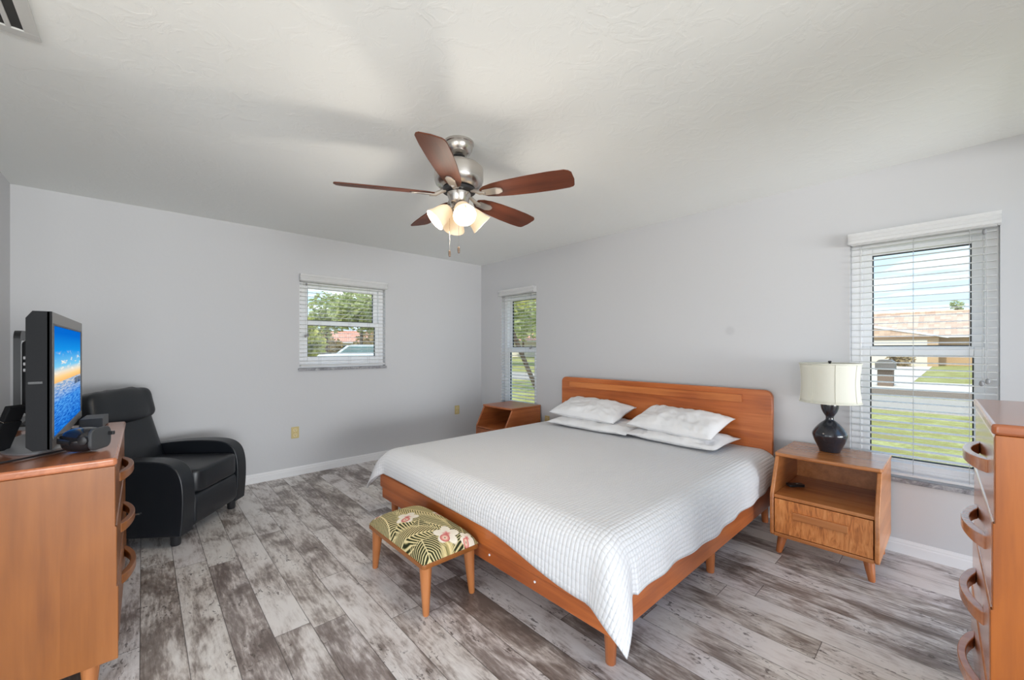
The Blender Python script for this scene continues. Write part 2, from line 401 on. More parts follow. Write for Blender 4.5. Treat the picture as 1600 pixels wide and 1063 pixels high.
def make_blind(loc, rz, wdt, zt, zb, label, cords, side, tass, tilt, group='white slat blinds'):
    r = thing('window_blind', label, 'blind', loc, rz, group); hw = wdt/2
    prof = [(-.045, zt-.070), (-.058, zt-.066), (-.060, zt-.050), (-.054, zt-.044), (-.054, zt-.026), (-.060, zt-.020), (-.062, zt), (-.045, zt)]
    bm = B(); prism(bm, prof, 'x', -hw-.006, hw+.006)
    for s in (-1, 1): bx(bm, s*(hw+.006), -.045, zt-.070, s*(hw-.006), -.002, zt)
    obj('valance', bm, M_blind, r, smooth=False)
    bm = B(); bx(bm, -hw+.008, -.030, zt-.075, hw-.008, .030, zt-.035); obj('head_rail', bm, M_blind, r, bevel=.003)
    bm = B(); z = zt - .098; ca, sa = math.cos(tilt)*.025, math.sin(tilt)*.025; th = .0015; pitch = .0415
    n = 0
    while z > zb + .06:
        pts = []
        for q in (-1, -.5, 0, .5, 1): pts.append((q*ca, z - q*sa*-1 + .0022*(1-q*q)))
        top = [(y, zz+th) for y, zz in pts]; bot = [(y, zz-th) for y, zz in pts[::-1]]
        prism(bm, top + bot, 'x', -hw+.008, hw-.008); z -= pitch; n += 1
    obj('slats', bm, M_blind, r, ang=60)
    bm = B(); bx(bm, -hw+.008, -.025, zb+.018, hw-.008, .025, zb+.034); obj('bottom_rail', bm, M_blind, r, bevel=.003)
    for cx in cords:
        bm = B()
        for yy in (-.0265, .0265): tube(bm, [(cx, yy, zt-.07), (cx, yy, zb+.03)], .0009, 5)
        obj('ladder_cord', bm, M_cord, r)
    bm = B(); zc = tass
    sx = side*(hw-.055)
    tube(bm, [(sx-.006, -.036, zt-.09), (sx-.008, -.04, zc)], .0011, 6); tube(bm, [(sx+.006, -.036, zt-.09), (sx+.010, -.04, zc+.01)], .0011, 6)
    lc = obj('lift_cord', bm, M_cord, r)
    for dx, dz in ((-.010, 0), (.012, .012)):
        bm = B(); lathe(bm, [(.003, 0), (.009, -.006), (.011, -.022), (.006, -.030)], 10, Matrix.Translation((sx+dx, -.04, zc+dz))); obj('tassel', bm, M_plastic_grey, lc)
    bm = B(); lathe(bm, [(.004, .010), (.009, .004), (.009, -.012), (.004, -.018)], 10, Matrix.Translation((sx, -.038, zt-.098))); obj('cord_lock', bm, M_plastic_grey, r)
    return r
wA = WA[1]-WA[0]; wB = WB3[1]-WB3[0]; wB1 = WB1[1]-WB1[0]
make_window('window_1', (0, (WA[0]+WA[1])/2, 0), R(90), wA, WA[2], WA[3], (1.19, 1.525, 1.575, 1.915), 'small white sash window on the wall behind the recliner')
make_window('window_2', ((WB1[0]+WB1[1])/2, 0, 0), 0, wB1, WB1[2], WB1[3], (.575, 1.235, 1.295, 1.90), 'tall narrow white sash window in the far corner')
make_window('window_3', ((WB3[0]+WB3[1])/2, 0, 0), 0, wB, WB3[2], WB3[3], (.575, 1.235, 1.295, 1.90), 'tall white sash window behind the table lamp')
make_blind((0, (WA[0]+WA[1])/2, 0), R(90), wA-.006, 2.035, WA[2], 'white slat blind on the small window behind the recliner', (-.26, .05, .26), -1, 1.42, R(3))
make_blind(((WB1[0]+WB1[1])/2, 0, 0), 0, wB1-.006, 2.035, WB1[2], 'white slat blind on the narrow window above the corner nightstand', (-.16, .16), 1, 1.30, R(3))
make_blind(((WB3[0]+WB3[1])/2, 0, 0), 0, wB-.006, 2.035, WB3[2], 'white slat blind on the tall window behind the table lamp', (-.27, -.02, .21), 1, 1.10, R(3))

# ------------------------------------------------------------------ bed
bed = thing('bed', 'king size honey maple platform bed with rounded headboard', 'bed')
HBY0, HBY1 = -.118, -.075
bm = B(); prism(bm, rrect(1.575, .17, 3.587, .972, .055, 8, (0, 0, 1, 1)), 'y', HBY0, HBY1)
hb = obj('headboard', bm, M_head, bed, bevel=.010, seg=3)
bm = B(); bx(bm, 1.70, HBY0-.018, .868, 3.385, HBY0+.004, .926); obj('inlay_strip', bm, M_inlay, hb, bevel=.0015)
def rail(name, pts, m):
    bm = B(); prism(bm, *pts); return obj(name, bm, m, bed, bevel=.008, seg=3)
FY = -2.185; RB = .155
rail('foot_rail', ([(FY+.045, RB), (FY+.010, RB), (FY+.010, RB+.085), (FY-.006, RB+.088), (FY-.006, RB+.19), (FY+.045, RB+.19)], 'x', 1.565, 3.605), M_bed)
rail('side_rail', ([(3.605, RB+.01), (3.570, RB+.01), (3.570, RB+.19), (3.607, RB+.19)], 'y', FY+.046, HBY0), M_bed_y)
rail('side_rail', ([(1.567, RB+.01), (1.602, RB+.01), (1.602, RB+.19), (1.565, RB+.19)], 'y', FY+.046, HBY0), M_bed_y)
bm = B(); bx(bm, 1.603, FY+.046, RB+.11, 3.569, HBY0-.002, RB+.16); obj('slat_platform', bm, M_bed, bed)
def leg(parent, x, y, h, dx, dy, r0=.031, r1=.017, m=None, name='leg'):
    bm = B(); tube(bm, [(x, y, h), (x+dx*.5, y+dy*.5, h*.5), (x+dx, y+dy, .004), (x+dx, y+dy, 0)], [r0, (r0+r1)/2, r1, r1*.85], 16)
    return obj(name, bm, m or M_leg, parent)
for lx, dx in ((3.535, 0.005), (1.635, -.005)):
    for ly, dy in ((-2.10, -.005), (-1.11, 0), (-.15, .03)):
        leg(bed, lx, ly, RB+.115, dx, dy, .034, .021, M_legbed)
for sx, sz in ((2.62, .205), (2.95, .205)):
    bm = B(); lathe(bm, [(.006, 0), (.006, .003), (.003, .004)], 10, Matrix.Translation((sx+.23, FY+.008, sz)) @ Matrix.Rotation(R(90), 4, 'X')); obj('screw_cap', bm, M_vinyl, bed)

bm = B(); bx(bm, 1.63, -2.135, RB+.161, 3.535, -.125, .515)
o = obj('mattress', bm, M_mattress, None, bevel=.05, seg=4); tag(o, 'thick mattress on the bed beneath the white coverlet', 'mattress')

# coverlet: a cloth grid draped over the mattress edges
def coverlet():
    X0, X1, Y0, YH, TOP, r = 1.552, 3.628, -2.212, -.122, .536, .130
    fx0, fx1, fy = X0+r, X1-r, Y0+r
    bm = B(); uvl = bm.loops.layers.uv.new('cloth')
    nu, nv = 150, 140; verts = []; uvs = {}
    def dside(y, left):
        s = max(0, min(1, (YH - y)/1.1)); s = s*s*(3-2*s)
        return (.275 + .035*s - .012*max(0, min(1, (-1.5-y)/.5))) if not left else .27
    def drop(d):
        if d < r*PI/2: return r*math.sin(d/r), r*(1-math.cos(d/r))
        return r + .03*(d - r*PI/2), r + (d - r*PI/2)
    DF = .245
    for j in range(nv+1):
        row = []
        tv = j/nv; LV = (YH - fy)
        v = YH - tv*(LV + DF)                       # cloth y
        dvv = max(0, fy - v)
        for i in range(nu+1):
            yb = max(v, fy)
            DL, DR = dside(yb, True), dside(yb, False)
            u = fx0 - DL + (fx1 - fx0 + DL + DR)*i/nu
            duR = max(0, u - fx1); duL = max(0, fx0 - u); du = max(duR, duL); sg = 1 if duR > 0 else -1
            d = math.hypot(du, dvv)
            x = min(max(u, fx0), fx1); y = max(v, fy); z = TOP
            if d > 1e-9:
                c, s = du/d, dvv/d
                o, dn = drop(d); hang = max(0, d - .12)
                k = (c**5 + s**5)**(-1/5); s2 = (2*c*s)**2
                o = o*k + .42*hang*s2
                dn = dn*(1 + .07*s2*min(1, d/.3))
                if du > 0 and dvv == 0: o += .035*hang*(1+math.sin(y*9.0+1)) + .03*hang*math.sin(y*23)
                if dvv > 0 and du == 0: o += .03*hang*(1+math.sin(x*6.3+.4)); dn += .05*hang*math.sin(x*4.1+2.4)
                if dvv > 0 and duL == 0:
                    g_ = max(0, min(1, (u - (fx1 - .66))/.66)); g_ = g_*g_*(3-2*g_); dn += .10*g_*min(1, hang/.125)*(1 if du == 0 else s**4)
                x += sg*c*o; y -= s*o; z -= dn
            else:
                e = min(1, min(u-fx0, fx1-u, v-fy)/.1)
                z += .005*e*noise.noise(Vector((x*2.3, y*2.3, 0)))
            vt = bm.verts.new((x, y, z)); uvs[vt] = (u, v); row.append(vt)
        verts.append(row)
    for j in range(nv):
        for i in range(nu):
            f = bm.faces.new((verts[j][i], verts[j][i+1], verts[j+1][i+1], verts[j+1][i]))
            for lp in f.loops: lp[uvl].uv = uvs[lp.vert]
    bmesh.ops.recalc_face_normals(bm, faces=list(bm.faces))
    o = obj('coverlet', bm, M_cover, None, sub=0, ang=180)
    s = o.modifiers.new('thick', 'SOLIDIFY'); s.thickness = .006; s.offset = -1
    return o
tag(coverlet(), 'white quilted coverlet draped over the bed with one corner hanging low', 'coverlet')

def pillow(name, loc, rot, wx, wy, th, label, seed, droop=0):
    bm = B(); n, k = 44, 32; top, bot = [], []
    for j in range(k+1):
        a, b_ = [], []
        for i in range(n+1):
            s = -1 + 2*i/n; q = -1 + 2*j/k
            e = (1-abs(s)**2.6)*(1-abs(q)**2.6); h = th/2*max(e, 0)**.42
            pin = 1 - .055*(1-s*s)*abs(q)**3; pis = 1 - .05*(1-q*q)*abs(s)**3
            x = s*wx/2*pis; y = q*wy/2*pin
            nz = noise.noise(Vector((x*6+seed, y*6, seed)))*.018 + (abs(noise.noise(Vector((x*13+y*10, y*9-x*6, seed+3)))) - .2)*-.022
            x += .016*noise.noise(Vector((y*6, seed, 2)))*abs(s); y += .016*noise.noise(Vector((x*5, seed, 7)))*abs(q)
            edge = min(1, (1-max(abs(s), abs(q)))*6)
            z = droop*(abs(s)**2 + abs(q)**2)*-1
            a.append((x, y, z + h + nz*edge + .004*math.sin(x*40+seed)*(1-edge)*(abs(q) > .9)))
            b_.append((x, y, z - h*.8 + .002))
        top.append(a); bot.append(b_)
    T = [[bm.verts.new(p) for p in r_] for r_ in top]; Bt = [[bm.verts.new(p) for p in r_] for r_ in bot]
    for j in range(k):
        for i in range(n):
            bm.faces.new((T[j][i], T[j][i+1], T[j+1][i+1], T[j+1][i])); bm.faces.new((Bt[j][i], Bt[j+1][i], Bt[j+1][i+1], Bt[j][i+1]))
    for i in range(n):
        bm.faces.new((T[0][i+1], T[0][i], Bt[0][i], Bt[0][i+1])); bm.faces.new((T[k][i], T[k][i+1], Bt[k][i+1], Bt[k][i]))
    for j in range(k):
        bm.faces.new((T[j][0], T[j+1][0], Bt[j+1][0], Bt[j][0])); bm.faces.new((T[j+1][n], T[j][n], Bt[j][n], Bt[j+1][n]))
    o = obj(name, bm, M_pillow, None, ang=80)
    o.location = loc; o.rotation_euler = rot
    return tag(o, label, 'pillow', 'bed pillows')
pillow('pillow', (2.235, -.375, .583), (R(3), R(0), R(1)), .86, .46, .10, 'flat white pillow lying lowest on the corner-window side of the bed', 1)
pillow('pillow', (3.01, -.36, .583), (R(3), R(0), R(-3)), .74, .42, .10, 'flat white pillow lying lowest on the table-lamp side of the bed', 5)
pillow('pillow', (2.135, -.335, .692), (R(14), R(1), R(2)), .73, .40, .155, 'plump white pillow on top, on the corner-window side of the headboard', 9)
pillow('pillow', (2.985, -.335, .692), (R(16), R(1), R(-4)), .71, .40, .145, 'creased white pillow on top, on the table-lamp side of the headboard', 14)

# ------------------------------------------------------------------ nightstands
def nightstand(loc, rz, label, mz, mtop, front):
    r = thing('nightstand', label, 'nightstand', loc, rz, 'maple nightstands')
    W, Hn, zb, ys, yt, zs = .257, .612, .115, -.57, -.455, .372
    side = [(0, zb), (ys+.012, zb), (ys, zb+.012), (ys, zs), (yt, Hn-.022), (0, Hn-.022)]
    for s in (-1, 1):
        bm = B(); prism(bm, side, 'x', s*W, s*(W-.022)); obj('side_panel', bm, mz, r, bevel=.007, seg=3)
    bm = B(); n = 14
    pts = [(W+.004, 0)] + [(-W-.004, 0)]
    fr = [(-W-.004+.02*0, yt+.010)] + [(-W+.004+(2*W-.008)*i/n, yt-.012-.014*math.sin(PI*i/n)) for i in range(n+1)] + [(W+.004, yt+.010)]
    prism(bm, pts[:1] + pts[1:] + fr, 'z', Hn-.022, Hn); obj('top', bm, mtop, r, bevel=.008, seg=3)
    bm = B(); bx(bm, -W+.022, ys+.006, zs-.020, W-.022, -.012, zs); obj('shelf', bm, mtop, r, bevel=.003)
    bm = B(); bx(bm, -W+.022, -.012, zb, W-.022, -.002, Hn-.022); obj('back_panel', bm, mz, r)
    bm = B(); bx(bm, -W+.022, ys+.004, zb, W-.022, -.012, zb+.022); obj('bottom_rail', bm, mtop, r, bevel=.003)
    bm = B(); bx(bm, -W+.026, ys+.003, zb+.026, W-.026, ys+.022, zs-.024)
    bx(bm, -W+.04, ys+.022, zb+.035, W-.04, -.05, zs-.06); d = obj('drawer', bm, front, r, bevel=.002)
    bm = B(); prism(bm, [(-.135, zs-.128), (.128, zs-.128), (.128, zs-.082), (-.135, zs-.082)], 'y', ys+.006, ys-.016)
    for v in bm.verts:
        if v.co.y < ys-.005: v.co.z += .004 if v.co.z < zs-.1 else 0
    obj('drawer_pull', bm, mtop, d, bevel=.004)
    for s in (-1, 1):
        for y, dy in ((ys+.075, -.022), (-.07, .0)):
            leg(r, s*(W-.055), y, zb+.002, s*.018, dy, .028, .016, M_legbed)
    return r
nightstand((3.957, -.036, 0), 0, 'maple nightstand with a figured drawer front holding the table lamp', M_ns_y, M_ns_x, M_fig)
nightstand((.925, -.036, 0), 0, 'maple nightstand in the far corner under the narrow window', M_nsleft, M_nsleft, M_nsleft)
bm = B(); prism(bm, rrect(-.050, -.024, .050, .024, .010), 'z', 0, .016)
rc = thing('remote_control', 'small black remote control on the shelf of the lamp nightstand', 'remote', (3.775, -.335, .3725), R(48))
obj('body', bm, M_black, rc, bevel=.003)
bm = B(); lathe(bm, [(.007, .0155), (.007, .018), (.004, .0185)], 12, Matrix.Translation((.012, 0, 0))); obj('button', bm, M_plastic_grey, rc)
bm = B(); bx(bm, .905, -.30, .372, .985, -.12, .44); bx(bm, .912, -.295, .44, .975, -.15, .475)
o = obj('storage_box', bm, M_black, None, bevel=.012, seg=3); tag(o, 'small dark box standing inside the open corner nightstand', 'box')

# ------------------------------------------------------------------ table lamp
lp = thing('table_lamp', 'dark gourd-shaped ceramic lamp with cream drum shade', 'lamp', (3.936, -.215, .612))
bm = B()
prof = [(.05, 0), (.066, .001), (.070, .006), (.084, .035), (.102, .068), (.114, .098), (.116, .112), (.110, .128), (.092, .152), (.068, .176), (.044, .194), (.030, .204), (.027, .212), (.027, .224), (.031, .232), (.044, .250), (.055, .272), (.060, .296), (.058, .316), (.046, .336), (.028, .350), (.014, .358)]
pp = [(p.x, p.y) for p in smooth_path([(a, b_, 0) for a, b_ in prof], 3)]
lathe(bm, [(q[0]*.80, q[1]) for q in pp], 48); obj('lamp_body', bm, M_lamp, lp, ang=50)
bm = B(); zs0, zs1 = .322, .570; n = 64; pr = [(.160 - .009*math.sin(PI*i/10), zs0 + (zs1-zs0)*i/10) for i in range(11)]
lathe(bm, pr, n, cap=False); sh = obj('lamp_shade', bm, M_shade, lp, solid=.002)
for z in (zs0, zs1):
    bm = B(); tube(bm, [(.1605*math.cos(2*PI*i/n), .1605*math.sin(2*PI*i/n), z) for i in range(n+1)], .004, 8); obj('shade_trim', bm, M_shade, sh)
for i in range(8):
    bm = B(); a = 2*PI*i/8 + .35; tube(bm, [((q[0]+.0015)*math.cos(a), (q[0]+.0015)*math.sin(a), q[1]) for q in pr], .0016, 6); obj('shade_seam', bm, M_shade, sh)
bm = B()
for k in range(3):
    a = 2*PI*k/3 + .5; tube(bm, [(0, 0, zs1-.012), (.157*math.cos(a), .157*math.sin(a), zs1-.004)], .0022, 6)
obj('spider', bm, M_black, lp)
bm = B(); tube(bm, [(0, 0, .35), (0, 0, zs1-.005)], .005, 8); obj('lamp_stem', bm, M_black, lp)
bm = B(); lathe(bm, [(.008, zs1-.012), (.008, zs1), (.005, zs1+.003), (.010, zs1+.010), (.008, zs1+.018)], 14); obj('finial', bm, M_black, lp)

# ------------------------------------------------------------------ footstool
M_palm, t, b = new_mat('palm_print_fabric')
p = t.xyz(t.node('ShaderNodeTexCoord').outputs['Object'])
def frond(c, cx, cy, ang, L, Wd, freq, curve, pal, seed):
    x = t.m('SUBTRACT', p[0], cx); y = t.m('SUBTRACT', p[1], cy); ca, sa = math.cos(ang), math.sin(ang)
    u = t.m('ADD', t.m('MULTIPLY', x, ca), t.m('MULTIPLY', y, sa)); v = t.m('SUBTRACT', t.m('MULTIPLY', y, ca), t.m('MULTIPLY', x, sa))
    v = t.m('ADD', v, t.m('MULTIPLY', t.m('MULTIPLY', u, u), curve)); av = t.m('ABSOLUTE', v)
    wob = t.noise(t.vec(x, y, seed), 16, 2)
    ph = t.m('ADD', t.m('MULTIPLY', t.m('SUBTRACT', u, t.m('ADD', t.m('MULTIPLY', av, .75), t.m('MULTIPLY', t.m('MULTIPLY', av, av), 4.0))), freq), t.m('MULTIPLY', wob, .6))
    st = t.m('ADD', t.m('MULTIPLY', t.m('SINE', t.m('MULTIPLY', ph, 2*PI)), .5), .5)
    un = t.m('DIVIDE', u, L); env = t.m('MULTIPLY', t.m('SUBTRACT', 1.0, t.m('MULTIPLY', un, un)), Wd)
    env = t.m('MULTIPLY', env, t.m('ADD', .72, t.m('MULTIPLY', st, .36)))
    mask = t.m('SUBTRACT', 1.0, t.ss(t.m('SUBTRACT', av, env), -.003, .003))
    col = t.ramp(st, [(.12, pal[0]), (.42, pal[1]), (.60, pal[2]), (.9, pal[3])])
    col = t.mix(t.m('SUBTRACT', 1.0, t.ss(av, .0015, .004)), col, pal[3])
    return t.mix(mask, c, col)
OL = [S(46, 48, 30), S(98, 96, 60), S(176, 162, 112), S(224, 208, 160)]
KH = [S(96, 92, 58), S(150, 138, 90), S(196, 178, 126), S(226, 208, 158)]
DK = [S(40, 42, 28), S(74, 74, 46), S(134, 126, 82), S(206, 192, 146)]
nz = t.noise(t.vec(t.m('MULTIPLY', p[0], 4), t.m('MULTIPLY', p[1], 14), 0), 3, 3)
c = t.ramp(nz, [(.35, S(120, 112, 70)), (.5, S(190, 170, 116)), (.65, S(222, 202, 150))])
c = frond(c, -.02, .16, R(12), .34, .10, 58, .5, KH, 1.0)
c = frond(c, -.24, .02, R(-52), .24, .085, 56, -.8, OL, 2.0)
c = frond(c, .22, .12, R(-24), .26, .085, 60, .9, DK, 3.0)
c = frond(c, -.08, .05, R(24), .26, .095, 54, -1.0, KH, 4.0)
c = frond(c, .03, -.04, R(38), .24, .105, 56, .9, OL, 5.0)
c = frond(c, .21, -.11, R(-14), .22, .10, 54, -.9, DK, 6.0)
c = frond(c, -.17, -.13, R(-8), .20, .075, 58, .8, OL, 7.0)
c = frond(c, .10, -.15, R(56), .19, .085, 52, -.6, OL, 8.0)
def flower(cx, cy, rad, rot, c):
    x = t.m('SUBTRACT', p[0], cx); y = t.m('SUBTRACT', p[1], cy)
    rr_ = t.m('SQRT', t.m('ADD', t.m('MULTIPLY', x, x), t.m('MULTIPLY', y, y))); th = t.m('ADD', t.m('ARCTAN2', y, x), rot)
    lim = t.m('MULTIPLY', t.m('ADD', .62, t.m('MULTIPLY', t.m('ABSOLUTE', t.m('SINE', t.m('MULTIPLY', th, 2.5))), .42)), rad)
    q = t.m('DIVIDE', rr_, lim)
    pet = t.ramp(q, [(.0, S(190, 90, 90)), (.22, S(214, 150, 140)), (.36, S(226, 214, 198)), (.9, S(232, 224, 208)), (1, S(205, 190, 165))])
    c = t.mix(t.m('SUBTRACT', 1.0, t.ss(q, .97, 1.02)), c, pet)
    # pink lip
    x2 = t.m('SUBTRACT', x, rad*.3); y2 = t.m('ADD', y, rad*.34)
    r2 = t.m('SQRT', t.m('ADD', t.m('MULTIPLY', x2, x2), t.m('MULTIPLY', y2, y2)))
    lip = t.ramp(t.m('DIVIDE', r2, rad*.38), [(.0, S(90, 40, 36)), (.3, S(228, 200, 176)), (.65, S(214, 140, 130)), (1, S(186, 84, 84))])
    return t.mix(t.m('SUBTRACT', 1.0, t.ss(r2, rad*.36, rad*.39)), c, lip)
c = flower(.225, .02, .068, .4, c); c = flower(-.06, -.05, .062, 2.2, c); c = flower(-.03, .135, .040, 1.2, c); c = flower(.285, .105, .040, .9, c); c = flower(-.28, -.12, .03, 1.9, c)
t.put(b.inputs['Base Color'], c); b.inputs['Roughness'].default_value = .85; b.inputs['Specular IOR Level'].default_value = .15
t.put(b.inputs['Normal'], t.bump(t.noise(t.vec(p[0], p[1], p[2]), 500, 2), .1, .001))
fs = thing('footstool', 'small maple footstool with tropical palm print cushion at the bed foot', 'footstool', (2.488, -2.372, 0))
hx, hy = .312, .168
bm = B(); prism(bm, rrect(-hx, -hy, hx, hy, .018), 'z', .232, .256); obj('seat_frame', bm, M_honey_x, fs, bevel=.005)
bm = B(); rows = []; n, k = 36, 24
def cush(s, q):
    e = max(0, 1-abs(s)**4)*max(0, 1-abs(q)**4)
    return (s*(hx-.004), q*(hy-.004), .256 + .088*e**.33 * (.72+.28*(1-s*s)*(1-q*q)))
G_ = [[bm.verts.new(cush(-1+2*i/n, -1+2*j/k)) for i in range(n+1)] for j in range(k+1)]
for j in range(k):
    for i in range(n): bm.faces.new((G_[j][i], G_[j][i+1], G_[j+1][i+1], G_[j+1][i]))
bd = [bm.verts.new((x, y, .2565)) for x, y in ((-hx+.004, -hy+.004), (hx-.004, -hy+.004), (hx-.004, hy-.004), (-hx+.004, hy-.004))]
bm.faces.new(bd[::-1]); obj('cushion', bm, M_palm, fs, ang=60)
for sx in (-1, 1):
    for sy in (-1, 1): leg(fs, sx*.268, sy*.128, .233, sx*.018, sy*.008, .031, .016, M_leg)

# ------------------------------------------------------------------ dresser and tall chest (same family of furniture)
def bow_handle(parent, L, m, y0, z0, out=.041, hh=.040, x0=0, th=.016):
    """bowed pull lying along local x at face y0 (front is -y)"""
    bm = B(); n = 18
    outer = [(x0 - L/2 + L*i/n, y0 - out*math.sin(PI*i/n)**.72 - .004) for i in range(n+1)]
    inner = [(x0 - L*.36 + L*.72*i/n, y0 - (out-th)*math.sin(PI*i/n)**.85) for i in range(n+1)]
    A = outer; Bq = [(x0-L/2, y0+.002)] + inner + [(x0+L/2, y0+.002)]
    # polygon strip: outer curve and inner curve joined as quads
    def at(pts, s):
        f = s*(len(pts)-1); i = min(int(f), len(pts)-2); w = f-i; return (pts[i][0]*(1-w)+pts[i+1][0]*w, pts[i][1]*(1-w)+pts[i+1][1]*w)
    N = 30; rows = []
    for i in range(N+1):
        s = i/N; o = at(A, s); q = at(Bq, s)
        tl = .006*math.sin(PI*s)
        rows.append([bm.verts.new((o[0], o[1], z0-hh/2+tl)), bm.verts.new((o[0], o[1], z0+hh/2-tl*.3)), bm.verts.new((q[0], q[1], z0+hh/2-tl*.3)), bm.verts.new((q[0], q[1], z0-hh/2+tl))])
    for a, b_ in zip(rows, rows[1:]):
        for k in range(4): bm.faces.new((a[k], a[(k+1) % 4], b_[(k+1) % 4], b_[k]))
    bm.faces.new(rows[0]); bm.faces.new(rows[-1][::-1])
    return obj('handle', bm, m, parent, bevel=.003)
def chest(name, label, cat, loc, rz, Wd, Dp, top, zb, nd, dh, mside, mfront, mtop, handles, L, flare=.004):
    """front faces -y, x across; local origin at floor, front centre"""
    r = thing(name, label, cat, loc, rz); hw = Wd/2
    for s in (-1, 1):
        pts = [(Dp, top-.03), (Dp, zb)]
        for k in range(nd-1, -1, -1):
            lo_ = zb if k == nd-1 else top-.034-dh*(k+1)+.001
            pts += [(-flare*k, lo_), (-flare*k, (top-.03) if k == 0 else top-.034-dh*k)]
        bm = B(); prism(bm, pts, 'x', s*hw, s*(hw-.020)); obj('side_panel', bm, mside, r, bevel=.004)
    bm = B(); pts = rrect(-hw-.003, -.006, hw+.003, Dp, .014, 5); prism(bm, pts, 'z', top-.030, top); obj('top', bm, mtop, r, bevel=.009, seg=4)
    bm = B(); bx(bm, -hw+.02, Dp-.012, zb, hw-.02, Dp, top-.03); obj('back_panel', bm, mside, r)
    bm = B(); bx(bm, -hw+.02, .03, zb, hw-.02, Dp-.012, zb+.02); obj('bottom_panel', bm, mside, r)
    z1 = top-.034
    for k in range(nd):
        y = -flare*k; z0 = z1 - dh + .004
        bm = B(); prism(bm, [(y+.020, z0), (y-.001, z0), (y-.001, z1-.004), (y+.003, z1), (y+.020, z1)], 'x', -hw+.0205, hw-.0205)
        bx(bm, -hw+.03, y+.020, z0+.02, hw-.03, Dp-.05, z1-.03)
        d = obj('drawer', bm, mfront, r, bevel=.0025)
        for hxp in handles: bow_handle(d, L, mfront, y-.001, z0 + dh*.46, x0=hxp)
        z1 -= dh
    for s in (-1, 1):
        for y in (.07, Dp-.07): leg(r, s*(hw-.075), y, zb+.001, s*.012, 0, .030, .020, M_leg)
    return r
# long dresser: front faces north (+y)
chest('dresser', 'low maple dresser with bowed drawer pulls carrying the television', 'dresser', (1.83, -3.588, 0), R(180), 1.04, .54, .868, .108, 3, .2265, M_honey_z, M_honey_x, M_top, (0,), .36)
# tall chest: front faces west (-x)
chest('tall_chest', 'tall maple chest of drawers with bowed pulls beside the tall window', 'chest', (4.548, -1.475, 0), R(-90+1.2), .77, .50, 1.083, .125, 4, .229, M_chest_side, M_chest_front, M_top_y, (0,), .36)

# ------------------------------------------------------------------ television on the dresser
M_screen, t, b = new_mat('tv_picture')
p = t.xyz(t.node('ShaderNodeTexCoord').outputs['Object'])      # x across, z up (screen 0..1 built below)
v = t.m('DIVIDE', t.m('SUBTRACT', p[2], .080), .395); u = t.m('DIVIDE', p[0], .85)
sky = t.ramp(v, [(.50, S(246, 186, 110)), (.55, S(255, 210, 140)), (.60, S(236, 226, 206)), (.66, S(120, 200, 238)), (.82, S(20, 146, 228)), (1.0, S(0, 104, 205))])
cld = t.ss(t.noise(t.vec(t.m('MULTIPLY', u, 5), t.m('MULTIPLY', v, 16), 0), 1.2, 4, .6, .5), .54, .68)
sky = t.mix(t.m('MULTIPLY', cld, t.m('MULTIPLY', t.ss(v, .56, .62), t.m('SUBTRACT', 1.0, t.ss(v, .72, .84)))), sky, S(250, 240, 225))
wv = t.noise(t.vec(t.m('MULTIPLY', u, 9), t.m('MULTIPLY', v, 60), 0), 1.0, 3, .6, .6)
sea = t.mix(t.ss(wv, .35, .65), t.ramp(v, [(0, S(0, 72, 176)), (.30, S(20, 104, 204)), (.50, S(110, 160, 205))]), t.ramp(v, [(0, S(30, 130, 226)), (.30, S(90, 170, 240)), (.50, S(222, 212, 200))]))
pic = t.mix(t.ss(v, .495, .505), sea, sky)
pier = t.m('MULTIPLY', t.m('MULTIPLY', t.ss(u, .24, .25), t.m('MULTIPLY', t.ss(v, .40, .405), t.m('SUBTRACT', 1.0, t.ss(v, .475, .48)))), t.m('GREATER_THAN', t.m('SINE', t.m('MULTIPLY', u, 150)), -.5))
pic = t.mix(pier, pic, S(18, 30, 48))
b.inputs['Base Color'].default_value = (.004, .004, .004, 1); b.inputs['Roughness'].default_value = .35; b.inputs['Specular IOR Level'].default_value = .0
t.put(b.inputs['Emission Color'], pic); b.inputs['Emission Strength'].default_value = .95
# local: x across (front faces -y), origin on the dresser top
tv = thing('television', 'thick flat television showing a blue sea at sunset, on the dresser', 'television', (1.768, -3.757, .868), R(180))
def TVB(x0, x1, y0, y1, z0, z1, name, m, par, bev=.004):
    bm = B(); bx(bm, x0, y0, z0, x1, y1, z1); return obj(name, bm, m, par, bevel=bev)
TW = .492
bm = B()
# casing: front box plus a sloped back
prism(bm, [(.0, .043), (.046, .043), (.062, .060), (.062, .522), (.046, .548), (.0, .548)], 'x', -TW, TW)
for v in bm.verts:
    if v.co.y < .001: v.co.y = .004
for e_ in (-1, 1): bx(bm, e_*TW, -.0012, .043, e_*(TW-.0022), .012, .548)
case = obj('casing', bm, M_tvcase, tv, bevel=.002)
bm = B(); prism(bm, [(.061, .12), (.12, .15), (.12, .44), (.061, .47)], 'x', -.15, .15); obj('back_housing', bm, M_tvcase, tv, bevel=.01)
bm = B(); bx(bm, -TW-.0015, .022, .285, -TW+.004, .056, .293); obj('vent_slot', bm, M_black, case, smooth=False)
bm = B()
for a in ((-TW+.0024, .043, -TW+.026, .548), (TW-.026, .043, TW-.0024, .548)): bx(bm, a[0], -.001, a[1], a[2], .0115, a[3])
bx(bm, -TW+.026, -.001, .043, TW-.026, .0115, .078); bx(bm, -TW+.026, -.001, .505, TW-.026, .0115, .548)
bz = obj('bezel', bm, M_tvgrey, tv, bevel=.001)
bm = B(); bx(bm, -TW+.027, .002, .079, TW-.027, .010, .504); obj('screen', bm, M_screen, tv, smooth=False)
bm = B()
for a in ((-TW+.0262, .078, -TW+.033, .505), (TW-.033, .078, TW-.0262, .505)): bx(bm, a[0], -.003, a[1], a[2], .0019, a[3])
